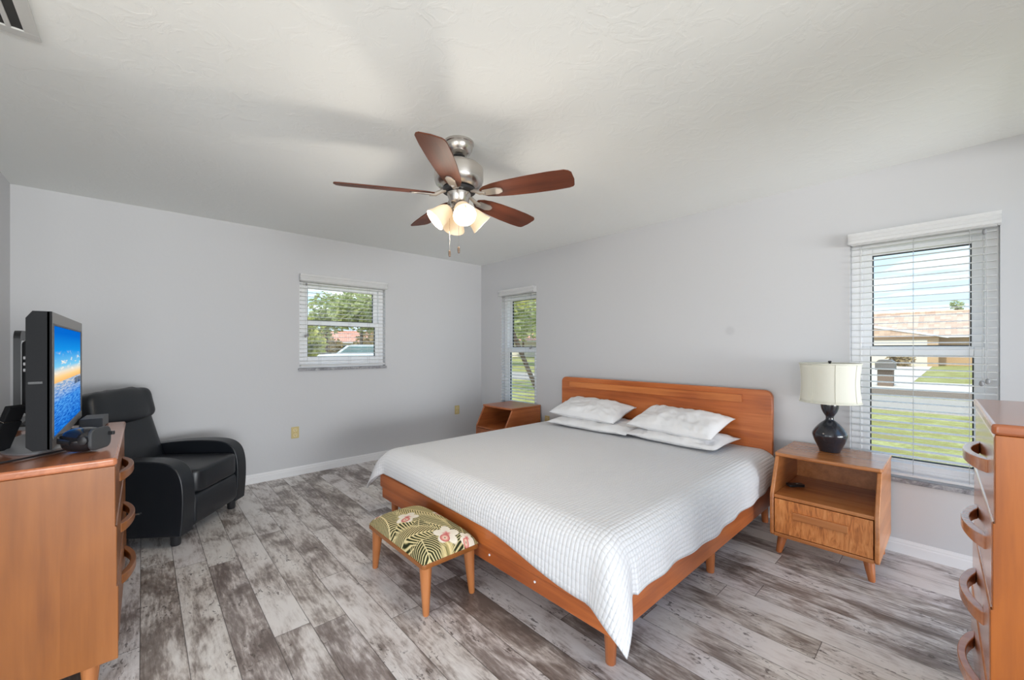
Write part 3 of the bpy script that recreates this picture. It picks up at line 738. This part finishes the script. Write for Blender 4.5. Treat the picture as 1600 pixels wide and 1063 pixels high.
bx(bm, -TW+.033, -.003, .498, TW-.033, .0019, .505); obj('screen_gasket', bm, M_black, bz, smooth=False)
bm = B(); lathe(bm, [(1.0, 0), (1.0, .006), (.92, .016), (.5, .024), (.2, .026)], 48, Matrix.Translation((0, .07, .0005)) @ Matrix.Diagonal((.305, .125, 1, 1))); obj('stand_base', bm, M_tvbase, tv)
bm = B(); bx(bm, -.09, .045, .022, .09, .095, .07); obj('stand_neck', bm, M_black, tv, bevel=.006)
bm = B()
for k in range(3):
    lathe(bm, [(.006, 0), (.006, .009)], 10, Matrix.Translation((-TW+.02, .060, .335+.022*k)) @ Matrix.Rotation(R(-90), 4, 'X'))
obj('socket', bm, M_plastic_grey, case)

# black frame standing behind the television
fr = thing('loop_stand', 'tall thin black loop frame standing behind the television', 'stand', (.985, -3.985, .868))
bm = B(); o_ = rrect(-.275, .012, .275, .505, .045, 6)
A = []
prism_pts = o_
rows = []
i_ = rrect(-.262, .026, .262, .455, .030, 6)
for yv in (-.012, .012): rows.append(([bm.verts.new((x, yv, z)) for x, z in o_], [bm.verts.new((x, yv, z)) for x, z in i_]))
n = len(o_)
for i in range(n):
    j = (i+1) % n
    bm.faces.new((rows[0][0][i], rows[0][0][j], rows[0][1][j], rows[0][1][i])); bm.faces.new((rows[1][0][i], rows[1][1][i], rows[1][1][j], rows[1][0][j]))
    bm.faces.new((rows[0][0][i], rows[1][0][i], rows[1][0][j], rows[0][0][j])); bm.faces.new((rows[0][1][i], rows[0][1][j], rows[1][1][j], rows[1][1][i]))
obj('frame', bm, M_black, fr)
bm = B(); bx(bm, -.2, -.06, 0, .2, .06, .012); obj('base', bm, M_black, fr, bevel=.004)

# leaning two-piece black device
dv = thing('handheld_device', 'slim black handheld device with a silver band leaning behind the television', 'device', (1.985, -3.938, .8705), R(48))
Mx = Matrix.Rotation(R(24), 4, 'Y')
def lean(x0, z0, x1, z1, y0, y1, nm, m):
    bm = B(); bx(bm, x0, y0, z0, x1, y1, z1); bm.transform(Matrix.Translation((.0, 0, .013)) @ Mx); return obj(nm, bm, m, dv, bevel=.004)
lean(-.012, 0, .012, .125, -.022, .045, 'lower_body', M_tvcase); lean(-.010, .125, .010, .129, -.016, .038, 'silver_band', M_steel); lean(-.011, .129, .011, .19, -.018, .040, 'upper_body', M_tvcase)

# headset / viewer beside the television
hs = thing('virtual_reality_headset', 'black virtual reality headset with grey face plate on the dresser corner', 'headset', (2.140, -3.672, .869), R(60)); hs.scale = (.86, .86, .9)
bm = B(); superell(bm, .072, .062, .052, .75, .8, 36, 18, Matrix.Translation((-.02, 0, .053))); obj('body', bm, M_blackgloss, hs)
bm = B(); pr = rrect(-.062, .008, .062, .105, .03, 6); prism(bm, pr, 'x', .036, .052); bm.transform(Matrix.Translation((0, 0, .0)))
fp = obj('face_plate', bm, plain('grey_face_plate', (.05, .053, .057, 1), .45, spec=.25), hs, bevel=.006)
bm = B(); lathe(bm, [(.018, 0), (.018, .012), (.010, .014)], 16, Matrix.Translation((.022, -.058, .058)) @ Matrix.Rotation(R(90), 4, 'X')); obj('focus_dial', bm, M_black, hs)
bm = B(); bx(bm, .050, .038, .062, .072, .054, .078); obj('camera_bump', bm, M_black, hs, bevel=.003)
bm = B(); tube(bm, smooth_path([(-.03, .058, .07), (-.085, .05, .075), (-.105, 0, .07), (-.085, -.05, .06), (-.03, -.056, .05)]), .012, 8); obj('head_strap', bm, M_black, hs)
# smoky box behind
M_smoke = plain('smoky_plastic', (.03, .033, .037, 1), .4, spec=.25)
bm = B(); bx(bm, 0, 0, 0, .19, .085, .052)
o = obj('set_top_box', bm, M_smoke, None, bevel=.004); o.location = (1.325, -3.735, .869); o.rotation_euler = (0, 0, R(-4)); tag(o, 'flat smoky black box behind the headset in front of the television', 'box')
# cables
def cable(name, pts, r, label):
    bm = B(); tube(bm, smooth_path(pts, 8), r, 8); o = obj(name, bm, M_black, None); tag(o, label, 'cable', 'black cables behind the television')
cable('cable', [(2.23, -3.925, 1.215), (2.235, -3.97, 1.20), (2.24, -4.03, 1.15), (2.25, -4.10, 1.06), (2.24, -4.17, .99)], .005, 'upper black cable drooping from the sockets at the back of the television')
cable('cable', [(2.23, -3.925, 1.185), (2.20, -3.98, 1.16), (2.15, -4.05, 1.10), (2.13, -4.12, 1.04), (2.12, -4.17, 1.0)], .004, 'thinner black cable beside the upper cable behind the television')
cable('cable', [(1.98, -3.93, 1.05), (2.02, -4.0, 1.0), (2.08, -4.08, .96), (2.12, -4.17, .93)], .007, 'thick black cable low behind the television, above the leaning device')
cable('cable', [(1.95, -3.66, .8745), (2.03, -3.70, .8735), (2.12, -3.79, .8735), (2.18, -3.86, .8735), (2.21, -3.96, .8735), (2.23, -4.10, .8735)], .0035, 'black cable lying on the dresser top in front of the television base')
# ------------------------------------------------------------------ recliner (local front is +y)
rec = thing('recliner', 'black leatherette recliner armchair in front of the small window', 'armchair', (.838, -3.145, 0), R(-36.9))
def armp(s):
    prof = [(.040, .085), (.050, .20), (.053, .33), (.042, .43), (.012, .50), (-.05, .543), (-.15, .560), (-.30, .562), (-.48, .548), (-.62, .52), (-.70, .46)]
    pts = [(-.70, .075), (.040, .075)] + [(p_.x, p_.y) for p_ in smooth_path([(a, b_, 0) for a, b_ in prof], 4)]
    bm = B(); prism(bm, pts, 'x', s*.246, s*.364)
    return obj('armrest', bm, M_leather, rec, bevel=.026, seg=5, ang=60)
for s in (-1, 1): armp(s)
bm = B(); superell(bm, .242, .31, .085, .22, .22, 48, 20, Matrix.Translation((0, -.245, .385)), wr=.004); obj('seat_cushion', bm, M_leather, rec, ang=70)
bm = B(); prism(bm, [(-.02, .09), (.035, .09), (.050, .13), (.050, .27), (.035, .305), (-.02, .305)], 'x', -.242, .242); obj('footrest_panel', bm, M_leather, rec, bevel=.02, seg=4, ang=60)
bm = B(); prism(bm, [(-.66, .09), (-.03, .09), (-.03, .30), (-.66, .30)], 'x', -.24, .24); obj('base', bm, M_leather, rec)
Mb = Matrix.Translation((0, -.60, .60)) @ Matrix.Rotation(R(17), 4, 'X')
bm = B(); superell(bm, .256, .085, .30, .25, .3, 48, 24, Mb, wr=.004, seed=3); obj('backrest', bm, M_leather, rec, ang=70)
Mh = Matrix.Translation((0, -.655, .855)) @ Matrix.Rotation(R(14), 4, 'X')
bm = B(); superell(bm, .268, .105, .128, .45, .3, 56, 24, Mh, wr=.012, seed=8); obj('headrest', bm, M_leather, rec, ang=70)
for q in (-.195, .195):
    bm = B(); tube(bm, [(q, -.50, .42), (q*.98, -.555, .60), (q*.95, -.60, .74)], .006, 6); obj('back_seam', bm, M_leather, rec)
for sx in (-1, 1):
    for y in (-.03, -.62):
        bm = B(); lathe(bm, [(.024, 0), (.028, .01), (.030, .09)], 16, Matrix.Translation((sx*.304, y, 0))); obj('foot', bm, M_black, rec)
bm = B(); tube(bm, [(.364, -.30, .225), (.371, -.27, .228), (.370, -.20, .236)], [.006, .007, .005], 8); obj('pull_lever', bm, M_steel, rec)

# ------------------------------------------------------------------ ceiling fan
FX, FYc = 2.60, -2.195
fan = thing('ceiling_fan', 'five-blade ceiling fan with nickel motor and four lit shades', 'ceiling fan', (FX, FYc, H))
def latz(name, prof, m, par=fan, n=48):
    bm = B(); lathe(bm, prof, n); return obj(name, bm, m, par, ang=40)
latz('canopy', [(.083, 0), (.083, -.012), (.078, -.016), (.078, -.024), (.074, -.040), (.062, -.062), (.042, -.074), (.030, -.076)], M_steel)
latz('hanger_ball', [(.010, -.082), (.032, -.078), (.032, -.068), (.010, -.06)], M_black)
latz('downrod', [(.011, -.07), (.011, -.135)], M_steel, n=16)
latz('motor_housing', [(.02, -.108), (.055, -.112), (.095, -.122), (.118, -.132), (.124, -.140), (.126, -.146), (.136, -.150), (.137, -.215), (.130, -.235), (.112, -.252), (.085, -.262), (.06, -.265)], M_steel)
latz('flywheel', [(.05, -.262), (.092, -.264), (.092, -.280), (.05, -.283)], M_black)
latz('switch_housing', [(.05, -.282), (.066, -.284), (.068, -.292), (.058, -.318), (.056, -.335), (.046, -.348), (.03, -.352)], M_steel)
latz('light_fitter', [(.03, -.350), (.034, -.356), (.026, -.372), (.024, -.395), (.030, -.402), (.026, -.414), (.008, -.422)], M_steel)
bz_ = -.297
for k in range(5):
    a = R(26.3 + 72*k); Mr = Matrix.Rotation(a, 4, 'Z') @ Matrix.Translation((0, 0, bz_)) @ Matrix.Rotation(R(-15), 4, 'X')
    prof = [(.135, .022), (.165, .042), (.22, .056), (.30, .065), (.42, .072), (.54, .074), (.62, .070), (.640, .064), (.648, .054)]
    pts = prof + [(.656, .01), (.652, -.045), (.640, -.060)] + [(x, -y) for x, y in prof[-3::-1]]
    bm = B(); prism(bm, pts, 'z', -.003, .003); bl = obj('blade', bm, M_blade, fan, bevel=.0015, seg=1)
    bl.matrix_local = Mr
    bm = B(); prism(bm, [(.150, -.022), (.235, -.026), (.262, -.014), (.266, 0), (.262, .014), (.235, .026), (.150, .022)], 'z', -.010, -.0035)
    tube(bm, [(.075, 0, .022), (.10, 0, .012), (.13, 0, -.004), (.165, 0, -.007)], [.012, .011, .012, .012], 8)
    obj('blade_bracket', bm, M_bracket, bl, bevel=.002)
for k in range(4):
    a = R(-22 + 90*k); tilt = R(48)
    Ms = Matrix.Rotation(a, 4, 'Z') @ Matrix.Translation((.048, 0, -.372)) @ Matrix.Rotation(PI - tilt, 4, 'Y')
    bm = B(); tube(bm, [(Matrix.Rotation(a, 4, 'Z') @ Vector(q)) for q in ((.01, 0, -.368), (.035, 0, -.362), (.052, 0, -.376))], .009, 8)
    lathe(bm, [(.012, -.008), (.024, -.004), (.026, .016), (.022, .022)], 20, Ms); obj('shade_holder', bm, M_steel, fan)
    bm = B(); pr = [(.027, .010), (.036, .022), (.045, .042), (.050, .064), (.054, .088), (.061, .108), (.064, .118)]
    lathe(bm, [(p_.x, p_.y) for p_ in smooth_path([(q[0], q[1], 0) for q in pr], 3)], 36, Ms, cap=False); sh = obj('glass_shade', bm, M_fshade, fan, solid=.003)
    bm = B(); lathe(bm, [(.004, .03), (.012, .034), (.014, .05), (.022, .066), (.027, .082), (.024, .098), (.013, .108), (.002, .110)], 20, Ms); obj('bulb', bm, M_bulb, sh)
    l = bpy.data.lights.new('fan_bulb_light', 'POINT'); l.energy = 5.2; l.color = (1, .89, .76); l.shadow_soft_size = .026
    lo = bpy.data.objects.new('fan_bulb_light', l); COL.objects.link(lo); lo.parent = fan; lo.location = Ms @ Vector((0, 0, .126))
for (cx, cy, zend) in ((.063, -.046, -.606), (-.004, -.060, -.616)):
    bm = B(); tube(bm, [(cx*.4, cy*.4, -.340), (cx, cy, -.37), (cx, cy, zend)], .0011, 6)
    ch = obj('pull_chain', bm, M_steel, fan)
    bm = B(); lathe(bm, [(.003, 0), (.0062, -.004), (.0068, -.020), (.005, -.034), (.002, -.036)], 12, Matrix.Translation((cx, cy, zend))); obj('chain_pendant', bm, plain('bronze_pendant', (.16, .11, .08, 1), .35, metal=.7), ch)

# ------------------------------------------------------------------ air vent in the ceiling
vt = thing('air_vent', 'white ceiling air vent with dark louvre slots', 'air vent', (2.36, -3.945, H))
bm = B(); hx_, hy_ = .20, .152
sl = [-.115 + .043*k for k in range(6)]
bx(bm, -hx_, -hy_, -.008, -hx_+.042, hy_, 0); bx(bm, hx_-.042, -hy_, -.008, hx_, hy_, 0)
edges = [-hy_] + [e for s_ in sl for e in (s_-.0145, s_+.0145)] + [hy_]
for a_, b_ in zip(edges[0::2], edges[1::2]): bx(bm, -hx_+.042, a_, -.008, hx_-.042, b_, 0)
obj('grille', bm, plain('vent_white', (.62, .62, .60, 1), .5), vt, bevel=.002)
bm = B(); bx(bm, -hx_+.03, -hy_+.02, -.002, hx_-.03, hy_-.02, -.0005); obj('duct_backing', bm, plain('vent_dark', (.06, .06, .058, 1), .8, var=.8), vt, smooth=False)

# ------------------------------------------------------------------ outlets
def outlet(loc, rz, label):
    r = thing('wall_outlet', label, 'outlet', loc, rz, 'ivory wall outlets')
    bm = B(); prism(bm, rrect(-.036, -.058, .036, .058, .006), 'y', 0, -.006); obj('cover_plate', bm, M_ivory, r, bevel=.002)
    for s in (-1, 1):
        bm = B(); prism(bm, rrect(-.017, s*.026-.015, .017, s*.026+.015, .009), 'y', -.0055, -.0085); rc_ = obj('receptacle', bm, M_ivory2, r)
        bm = B()
        for dx in (-.006, .006): bx(bm, dx-.0014, -.0092, s*.026-.002, dx+.0014, -.0084, s*.026+.008)
        lathe(bm, [(.0026, 0), (.0026, .0008)], 8, Matrix.Translation((0, -.0084, s*.026-.008)) @ Matrix.Rotation(R(90), 4, 'X')); obj('slot', bm, M_black, rc_, smooth=False)
    bm = B(); lathe(bm, [(.003, 0), (.003, .001)], 10, Matrix.Translation((0, -.006, 0)) @ Matrix.Rotation(R(90), 4, 'X')); obj('screw', bm, M_ivory2, r)
outlet((0, -2.376, .432), R(90), 'ivory double outlet on the wall beside the recliner')
outlet((0, -.411, .460), R(90), 'ivory double outlet on the wall near the room corner')
outlet((1.255, 0, .43), 0, 'ivory outlet on the headboard wall between nightstand and bed')

# ------------------------------------------------------------------ outside
GZ = -.15
M_lawn, t, b = new_mat('lawn_grass'); pos = t.node('ShaderNodeNewGeometry').outputs['Position']
g = t.m('ADD', t.m('MULTIPLY', t.noise(pos, 1.2, 5, .6), .6), t.m('MULTIPLY', t.noise(pos, 14, 4, .65), .45))
t.put(b.inputs['Base Color'], t.ramp(g, [(.36, S(150, 128, 88)), (.50, S(146, 142, 80)), (.66, S(184, 180, 122))])); b.inputs['Roughness'].default_value = .95; b.inputs['Specular IOR Level'].default_value = .05
M_road = plain('pale_asphalt', S(176, 164, 150), .95, spec=.05, var=.25)
M_gravel = plain('brown_verge', S(140, 122, 104), .95, spec=.05, var=.6)
M_conc = plain('pale_concrete', S(214, 200, 182), .9, spec=.1, var=.12)
def ground(name, m, label, x0, y0, x1, y1, z):
    bm = B(); bx(bm, x0, y0, z-.25, x1, y1, z); struct(name, bm, m, label, smooth=False)
ground('ground_lawn', M_lawn, 'green lawn outside', -130, .16, 60, 130, GZ)
ground('ground_lawn', M_lawn, 'green lawn west of the room', -130, -60, -.16, .16, GZ)
ground('ground_street', M_road, 'pale street across the lawn', -130, 9.2, 60, 12.8, GZ+.01)
ground('ground_verge', M_gravel, 'brown verge beyond the street', -10, 13.4, 60, 15.8, GZ+.02)
ground('ground_driveway', M_conc, 'pale driveway of the house across the street', -6, 15.9, 3.3, 42.0, GZ+.02)
ground('ground_driveway', M_conc, 'pale apron of the driveway at the street', 3.3, 15.9, 7.5, 20.5, GZ+.02)
ground('ground_driveway', M_conc, 'pale driveway seen through the small window', -40, 5.0, -19, 9.1, GZ+.015)
ground('ground_patio', M_conc, 'paved patio behind the room', -3, -12, 15, -4.36, GZ+.1)
bm = B(); bx(bm, -2, -8.5, 2.56, 9, -4.36, 2.66); struct('sun_block_roof', bm, M_trim, 'unseen roof added to keep sun out of the south opening', smooth=False)  # added out of view to block the sun at the south opening
bm = B(); bx(bm, -.5, -4.3, 2.57, 5.6, .5, 2.66); struct('eaves', bm, M_trim, 'unseen roof eaves added for shade above the windows', smooth=False)  # overhang added out of view, put in to shade the walls

def tile_mat(name, c0, c1, ax='x'):
    m, t, b = new_mat(name); p = t.xyz(t.node('ShaderNodeTexCoord').outputs['Object'])
    a = p[0 if ax == 'x' else 1]
    wv_ = t.m('ABSOLUTE', t.m('SINE', t.m('MULTIPLY', a, PI/.34))); cr = t.m('FRACT', t.m('MULTIPLY', p[2], 4.2))
    rn, _ = t.white(t.vec(t.m('FLOOR', t.m('DIVIDE', a, .34)), t.m('FLOOR', t.m('MULTIPLY', p[2], 4.2)), 1))
    c = t.mix(t.m('ADD', t.m('MULTIPLY', rn, .7), .15), c0, c1); t.put(b.inputs['Base Color'], c); b.inputs['Roughness'].default_value = .9
    t.put(b.inputs['Normal'], t.bump(t.m('ADD', wv_, t.m('MULTIPLY', cr, -.5)), .6, .06)); return m
M_tile = tile_mat('tan_roof_tile', S(186, 150, 124), S(222, 192, 166)); M_tile_r = tile_mat('pink_roof_tile', S(214, 138, 112), S(232, 172, 146))
M_stucco = plain('tan_stucco', S(196, 164, 130), .9, spec=.1); M_stucco2 = plain('cream_stucco', S(222, 212, 196), .9, spec=.1); M_dkwin = plain('dark_window', (.05, .055, .06, 1), .1)
def house(loc, rz, W_, D_, hh, rh, label, mw, mr, gable=None):
    r = thing('house', label, 'house', loc, rz)
    bm = B(); bx(bm, -W_/2, 0, 0, W_/2, D_, hh); obj('house_wall', bm, mw, r, smooth=False)
    bm = B(); o = .6
    prism(bm, [(-o, hh), (D_+o, hh), (D_/2, hh+rh)], 'x', -W_/2-o, W_/2+o); rf = obj('roof', bm, mr, r, smooth=False)
    bm = B(); bx(bm, -W_/2-o, -o-.06, hh-.12, W_/2+o, -o, hh+.06); obj('fascia', bm, M_trim, r, smooth=False)
    bm = B(); tube(bm, [(-W_/2-o, D_/2, hh+rh+.02), (W_/2+o, D_/2, hh+rh+.02)], .13, 8); obj('ridge_tile', bm, mr, rf)
    for k, wx in enumerate((-W_*.02, W_*.16, W_*.36)):
        bm = B(); bx(bm, wx-.8, -.06, .9, wx+.8, .05, 2.1); f = obj('house_window', bm, M_trim, r, smooth=False)
        bm = B(); bx(bm, wx-.7, -.08, 1.0, wx+.7, -.05, 2.0); obj('pane', bm, M_dkwin, f, smooth=False)
    if gable:
        gx0, gx1, gy = gable; gm = (gx0+gx1)/2
        bm = B(); bx(bm, gx0, gy, 0, gx1, 0, hh); obj('garage_wall', bm, mw, r, smooth=False)
        bm = B(); prism(bm, [(gx0-.5, hh-.1), (gx1+.5, hh-.1), (gm, hh+rh*.62)], 'y', gy-.3, D_/2); obj('garage_roof', bm, [mr], r, smooth=False)
        bm = B(); prism(bm, [(gx0-.55, hh-.22), (gx0-.5, hh-.1), (gm, hh+rh*.62+.03), (gx1+.5, hh-.1), (gx1+.55, hh-.22), (gm, hh+rh*.62-.22)], 'y', gy-.36, gy-.3); obj('gable_trim', bm, M_trim, r, smooth=False)
        bm = B(); bx(bm, gx0+.6, gy-.05, 0, gx1-.6, gy+.02, 2.1); gd = obj('garage_door', bm, M_stucco2, r, smooth=False)
    return r
def polar(dist, az): return (4.485 + dist*math.cos(R(az)), -3.513 + dist*math.sin(R(az)), GZ)
house((8, 46, GZ), 0, 26, 11, 2.45, 2.35, 'tan house with tiled roof across the street beyond the lamp window', M_stucco, M_tile, (-17.0, -4.4, -3.5))
house((-38, 44, GZ), R(25), 20, 10, 2.6, 1.9, 'cream house with tiled roof beyond the narrow corner window', M_stucco2, M_tile_r)
house(polar(74, 160.0), R(71), 11, 9, 2.4, 2.0, 'house with pink tiled roof beyond the small window', M_stucco2, M_tile_r)

# mailbox
mb = thing('mailbox', 'dark mailbox on a thick post beside the driveway', 'mailbox', (2.72, 17.2, GZ))
M_mail = plain('brown_post', S(120, 102, 88), .9)
bm = B(); bx(bm, -.22, -.22, 0, .22, .22, .62); obj('post', bm, M_mail, mb, bevel=.02)
bm = B(); prism(bm, [(-.27, .62), (.27, .62), (.27, .90), (.16, 1.0), (-.16, 1.0), (-.27, .90)], 'y', -.36, .36); obj('box', bm, plain('mailbox_grey', S(110, 104, 100), .6), mb, bevel=.01)

# trees: trunk plus a crown of leaves (one mesh per crown)
def leaf_mat(name, a, b2, c):
    m, t, b = new_mat(name); oi = t.node('ShaderNodeTexCoord').outputs['Object']
    lc_ = t.ramp(t.noise(oi, 3.1, 5, .7), [(.36, a), (.5, b2), (.64, c)]); t.put(b.inputs['Base Color'], lc_); b.inputs['Roughness'].default_value = .7
    tl = t.node('ShaderNodeBsdfTranslucent'); t.put(tl.inputs[0], lc_); ms = t.node('ShaderNodeMixShader'); ms.inputs[0].default_value = .45
    t.l.new(b.outputs[0], ms.inputs[1]); t.l.new(tl.outputs[0], ms.inputs[2]); t.l.new(ms.outputs[0], t.n['Material Output'].inputs[0]); return m
M_leaf1 = leaf_mat('olive_leaves', S(140, 148, 96), S(184, 188, 130), S(214, 214, 164))
M_leaf2 = leaf_mat('yellow_green_leaves', S(160, 160, 80), S(200, 196, 110), S(224, 218, 146))
M_leaf3 = leaf_mat('brown_green_leaves', S(128, 108, 82), S(170, 148, 108), S(204, 182, 132))
M_bark = plain('tree_bark', S(112, 92, 74), .95, var=.6)
def crown(bm, c, rx, rz_, n, ls, rnd):
    for _ in range(n):
        th = rnd.uniform(0, 2*PI); ph = math.acos(rnd.uniform(-1, 1)); q = rnd.random()**.4
        p = Vector((c[0] + rx*q*math.sin(ph)*math.cos(th), c[1] + rx*q*math.sin(ph)*math.sin(th), c[2] + rz_*q*math.cos(ph)))
        n3 = noise.noise(p*.55 + Vector((c[0], 0, 0)))
        if n3 < -.18: continue
        u = Vector((rnd.gauss(0, 1), rnd.gauss(0, 1), rnd.gauss(0, .6))).normalized(); v = u.orthogonal().normalized(); s = ls*rnd.uniform(.6, 1.4)
        bm.faces.new([bm.verts.new(p + u*s), bm.verts.new(p + v*s*.5), bm.verts.new(p - u*s), bm.verts.new(p - v*s*.5)])
def tree(loc, hgt, rx, rz_, m, label, n=2600, seed=1, cat='tree', name='tree', trunk=True, lean=(0, 0), ls=.28):
    rnd = random.Random(seed); r = thing(name, label, cat, loc, 0, 'trees outside the windows')
    bm = B(); crown(bm, (lean[0], lean[1], hgt-rz_), rx, rz_, n, ls, rnd)
    for k in range(3): crown(bm, (lean[0]+rnd.uniform(-1, 1)*rx*.7, lean[1]+rnd.uniform(-1, 1)*rx*.7, hgt-rz_*rnd.uniform(.9, 1.5)), rx*.55, rz_*.5, n//4, ls, rnd)
    obj('foliage', bm, m, r, smooth=False)
    if trunk:
        bm = B(); tube(bm, smooth_path([(0, 0, 0), (lean[0]*.4, lean[1]*.4, hgt*.3), (lean[0], lean[1], hgt-rz_)]), .14 if lean == (0, 0) else .075, 8); obj('trunk', bm, M_bark, r)
    return r
# beyond the small window (west)
tree(polar(34, 165.2), 4.0, 1.9, 1.8, M_leaf2, 'yellow-green bush tree at the edge of the small window view', seed=2, n=1500)
tree(polar(48, 162.2), 7.6, 1.9, 2.6, M_leaf1, 'thin-crowned tree beside the yellow-green bush tree', seed=3, n=800)
tree(polar(41, 158.0), 6.9, 2.9, 2.0, M_leaf1, 'broad olive tree above the white car', seed=4, n=1700)
tree(polar(49, 154.2), 8.2, 3.6, 2.6, M_leaf1, 'broad olive tree at the far end of the white car', seed=5, n=1900)
tree(polar(62, 163.4), 3.6, 3.4, 1.9, M_leaf3, 'brown-leaved shrub behind the yellow-green bush tree', seed=6, trunk=False, name='shrub', cat='shrub', n=1800)
tree(polar(64, 155.8), 4.4, 3.7, 2.3, M_leaf3, 'wide brownish shrub beside the pink roof', seed=7, trunk=False, name='shrub', cat='shrub', n=1800)
# beyond the narrow window
tree((-5.1, 6.4, GZ), 4.9, 2.0, 1.2, M_leaf2, 'leaning young tree just outside the narrow corner window', seed=9, lean=(-1.1, -1.1), n=900, ls=.12)
tree(polar(34, 138), 8.5, 4.2, 3.4, M_leaf1, 'olive tree in front of the cream house', seed=10, n=2200)
tree(polar(60, 136), 9.5, 4.5, 3.6, M_leaf1, 'tall tree behind the cream house', seed=11)
# beyond the lamp window
tree((4.6, 62, GZ), 6.9, .55, .9, M_leaf1, 'small conifer top showing above the tan house roof', seed=12, n=90, ls=.2)
tree((8.6, 64, GZ), 7.6, 1.1, 1.3, M_leaf1, 'palm-like tree top behind the tan house roof', seed=13, n=200, ls=.22)
tree((1.6, 40.5, GZ), 1.4, .8, .8, M_leaf3, 'round brown shrub beside the garage', seed=14, n=500, trunk=False, name='shrub', cat='shrub', ls=.14)

# parked car
car = thing('car', 'white parked sport utility car seen through the small window', 'car', (-23.7, 7.4, GZ+.016), R(248))
M_car = plain('white_car_paint', (.78, .80, .80, 1), .2, coat=.5); M_carglass = plain('car_glass', S(120, 140, 138), .08)
bm = B(); prism(bm, [(-2.3, .35), (2.3, .35), (2.32, .85), (2.2, 1.0), (1.2, 1.05), (-2.25, 1.05), (-2.35, .8)], 'y', -.92, .92); obj('body', bm, M_car, car, bevel=.06, seg=3)
bm = B(); prism(bm, [(-2.15, 1.05), (1.15, 1.05), (.45, 1.62), (.2, 1.66), (-1.9, 1.66)], 'y', -.80, .80); cb = obj('cabin', bm, M_car, car, bevel=.05, seg=3)
for s in (-1, 1):
    bm = B(); prism(bm, [(-1.95, 1.10), (.92, 1.10), (.35, 1.54), (-1.8, 1.54)], 'y', s*.79, s*.812); obj('side_window', bm, M_carglass, cb, smooth=False)
bm = B(); prism(bm, [(1.06, 1.12), (1.09, 1.14), (.52, 1.585), (.49, 1.565)], 'y', -.68, .68); obj('windscreen', bm, M_carglass, cb, smooth=False)
for x in (-1.45, 1.45):
    for s in (-1, 1):
        bm = B(); lathe(bm, [(.2, -.1), (.35, -.1), (.36, 0), (.35, .1), (.2, .1)], 24, Matrix.Translation((x, s*.85, .36)) @ Matrix.Rotation(R(90), 4, 'X')); obj('wheel', bm, M_black, car)
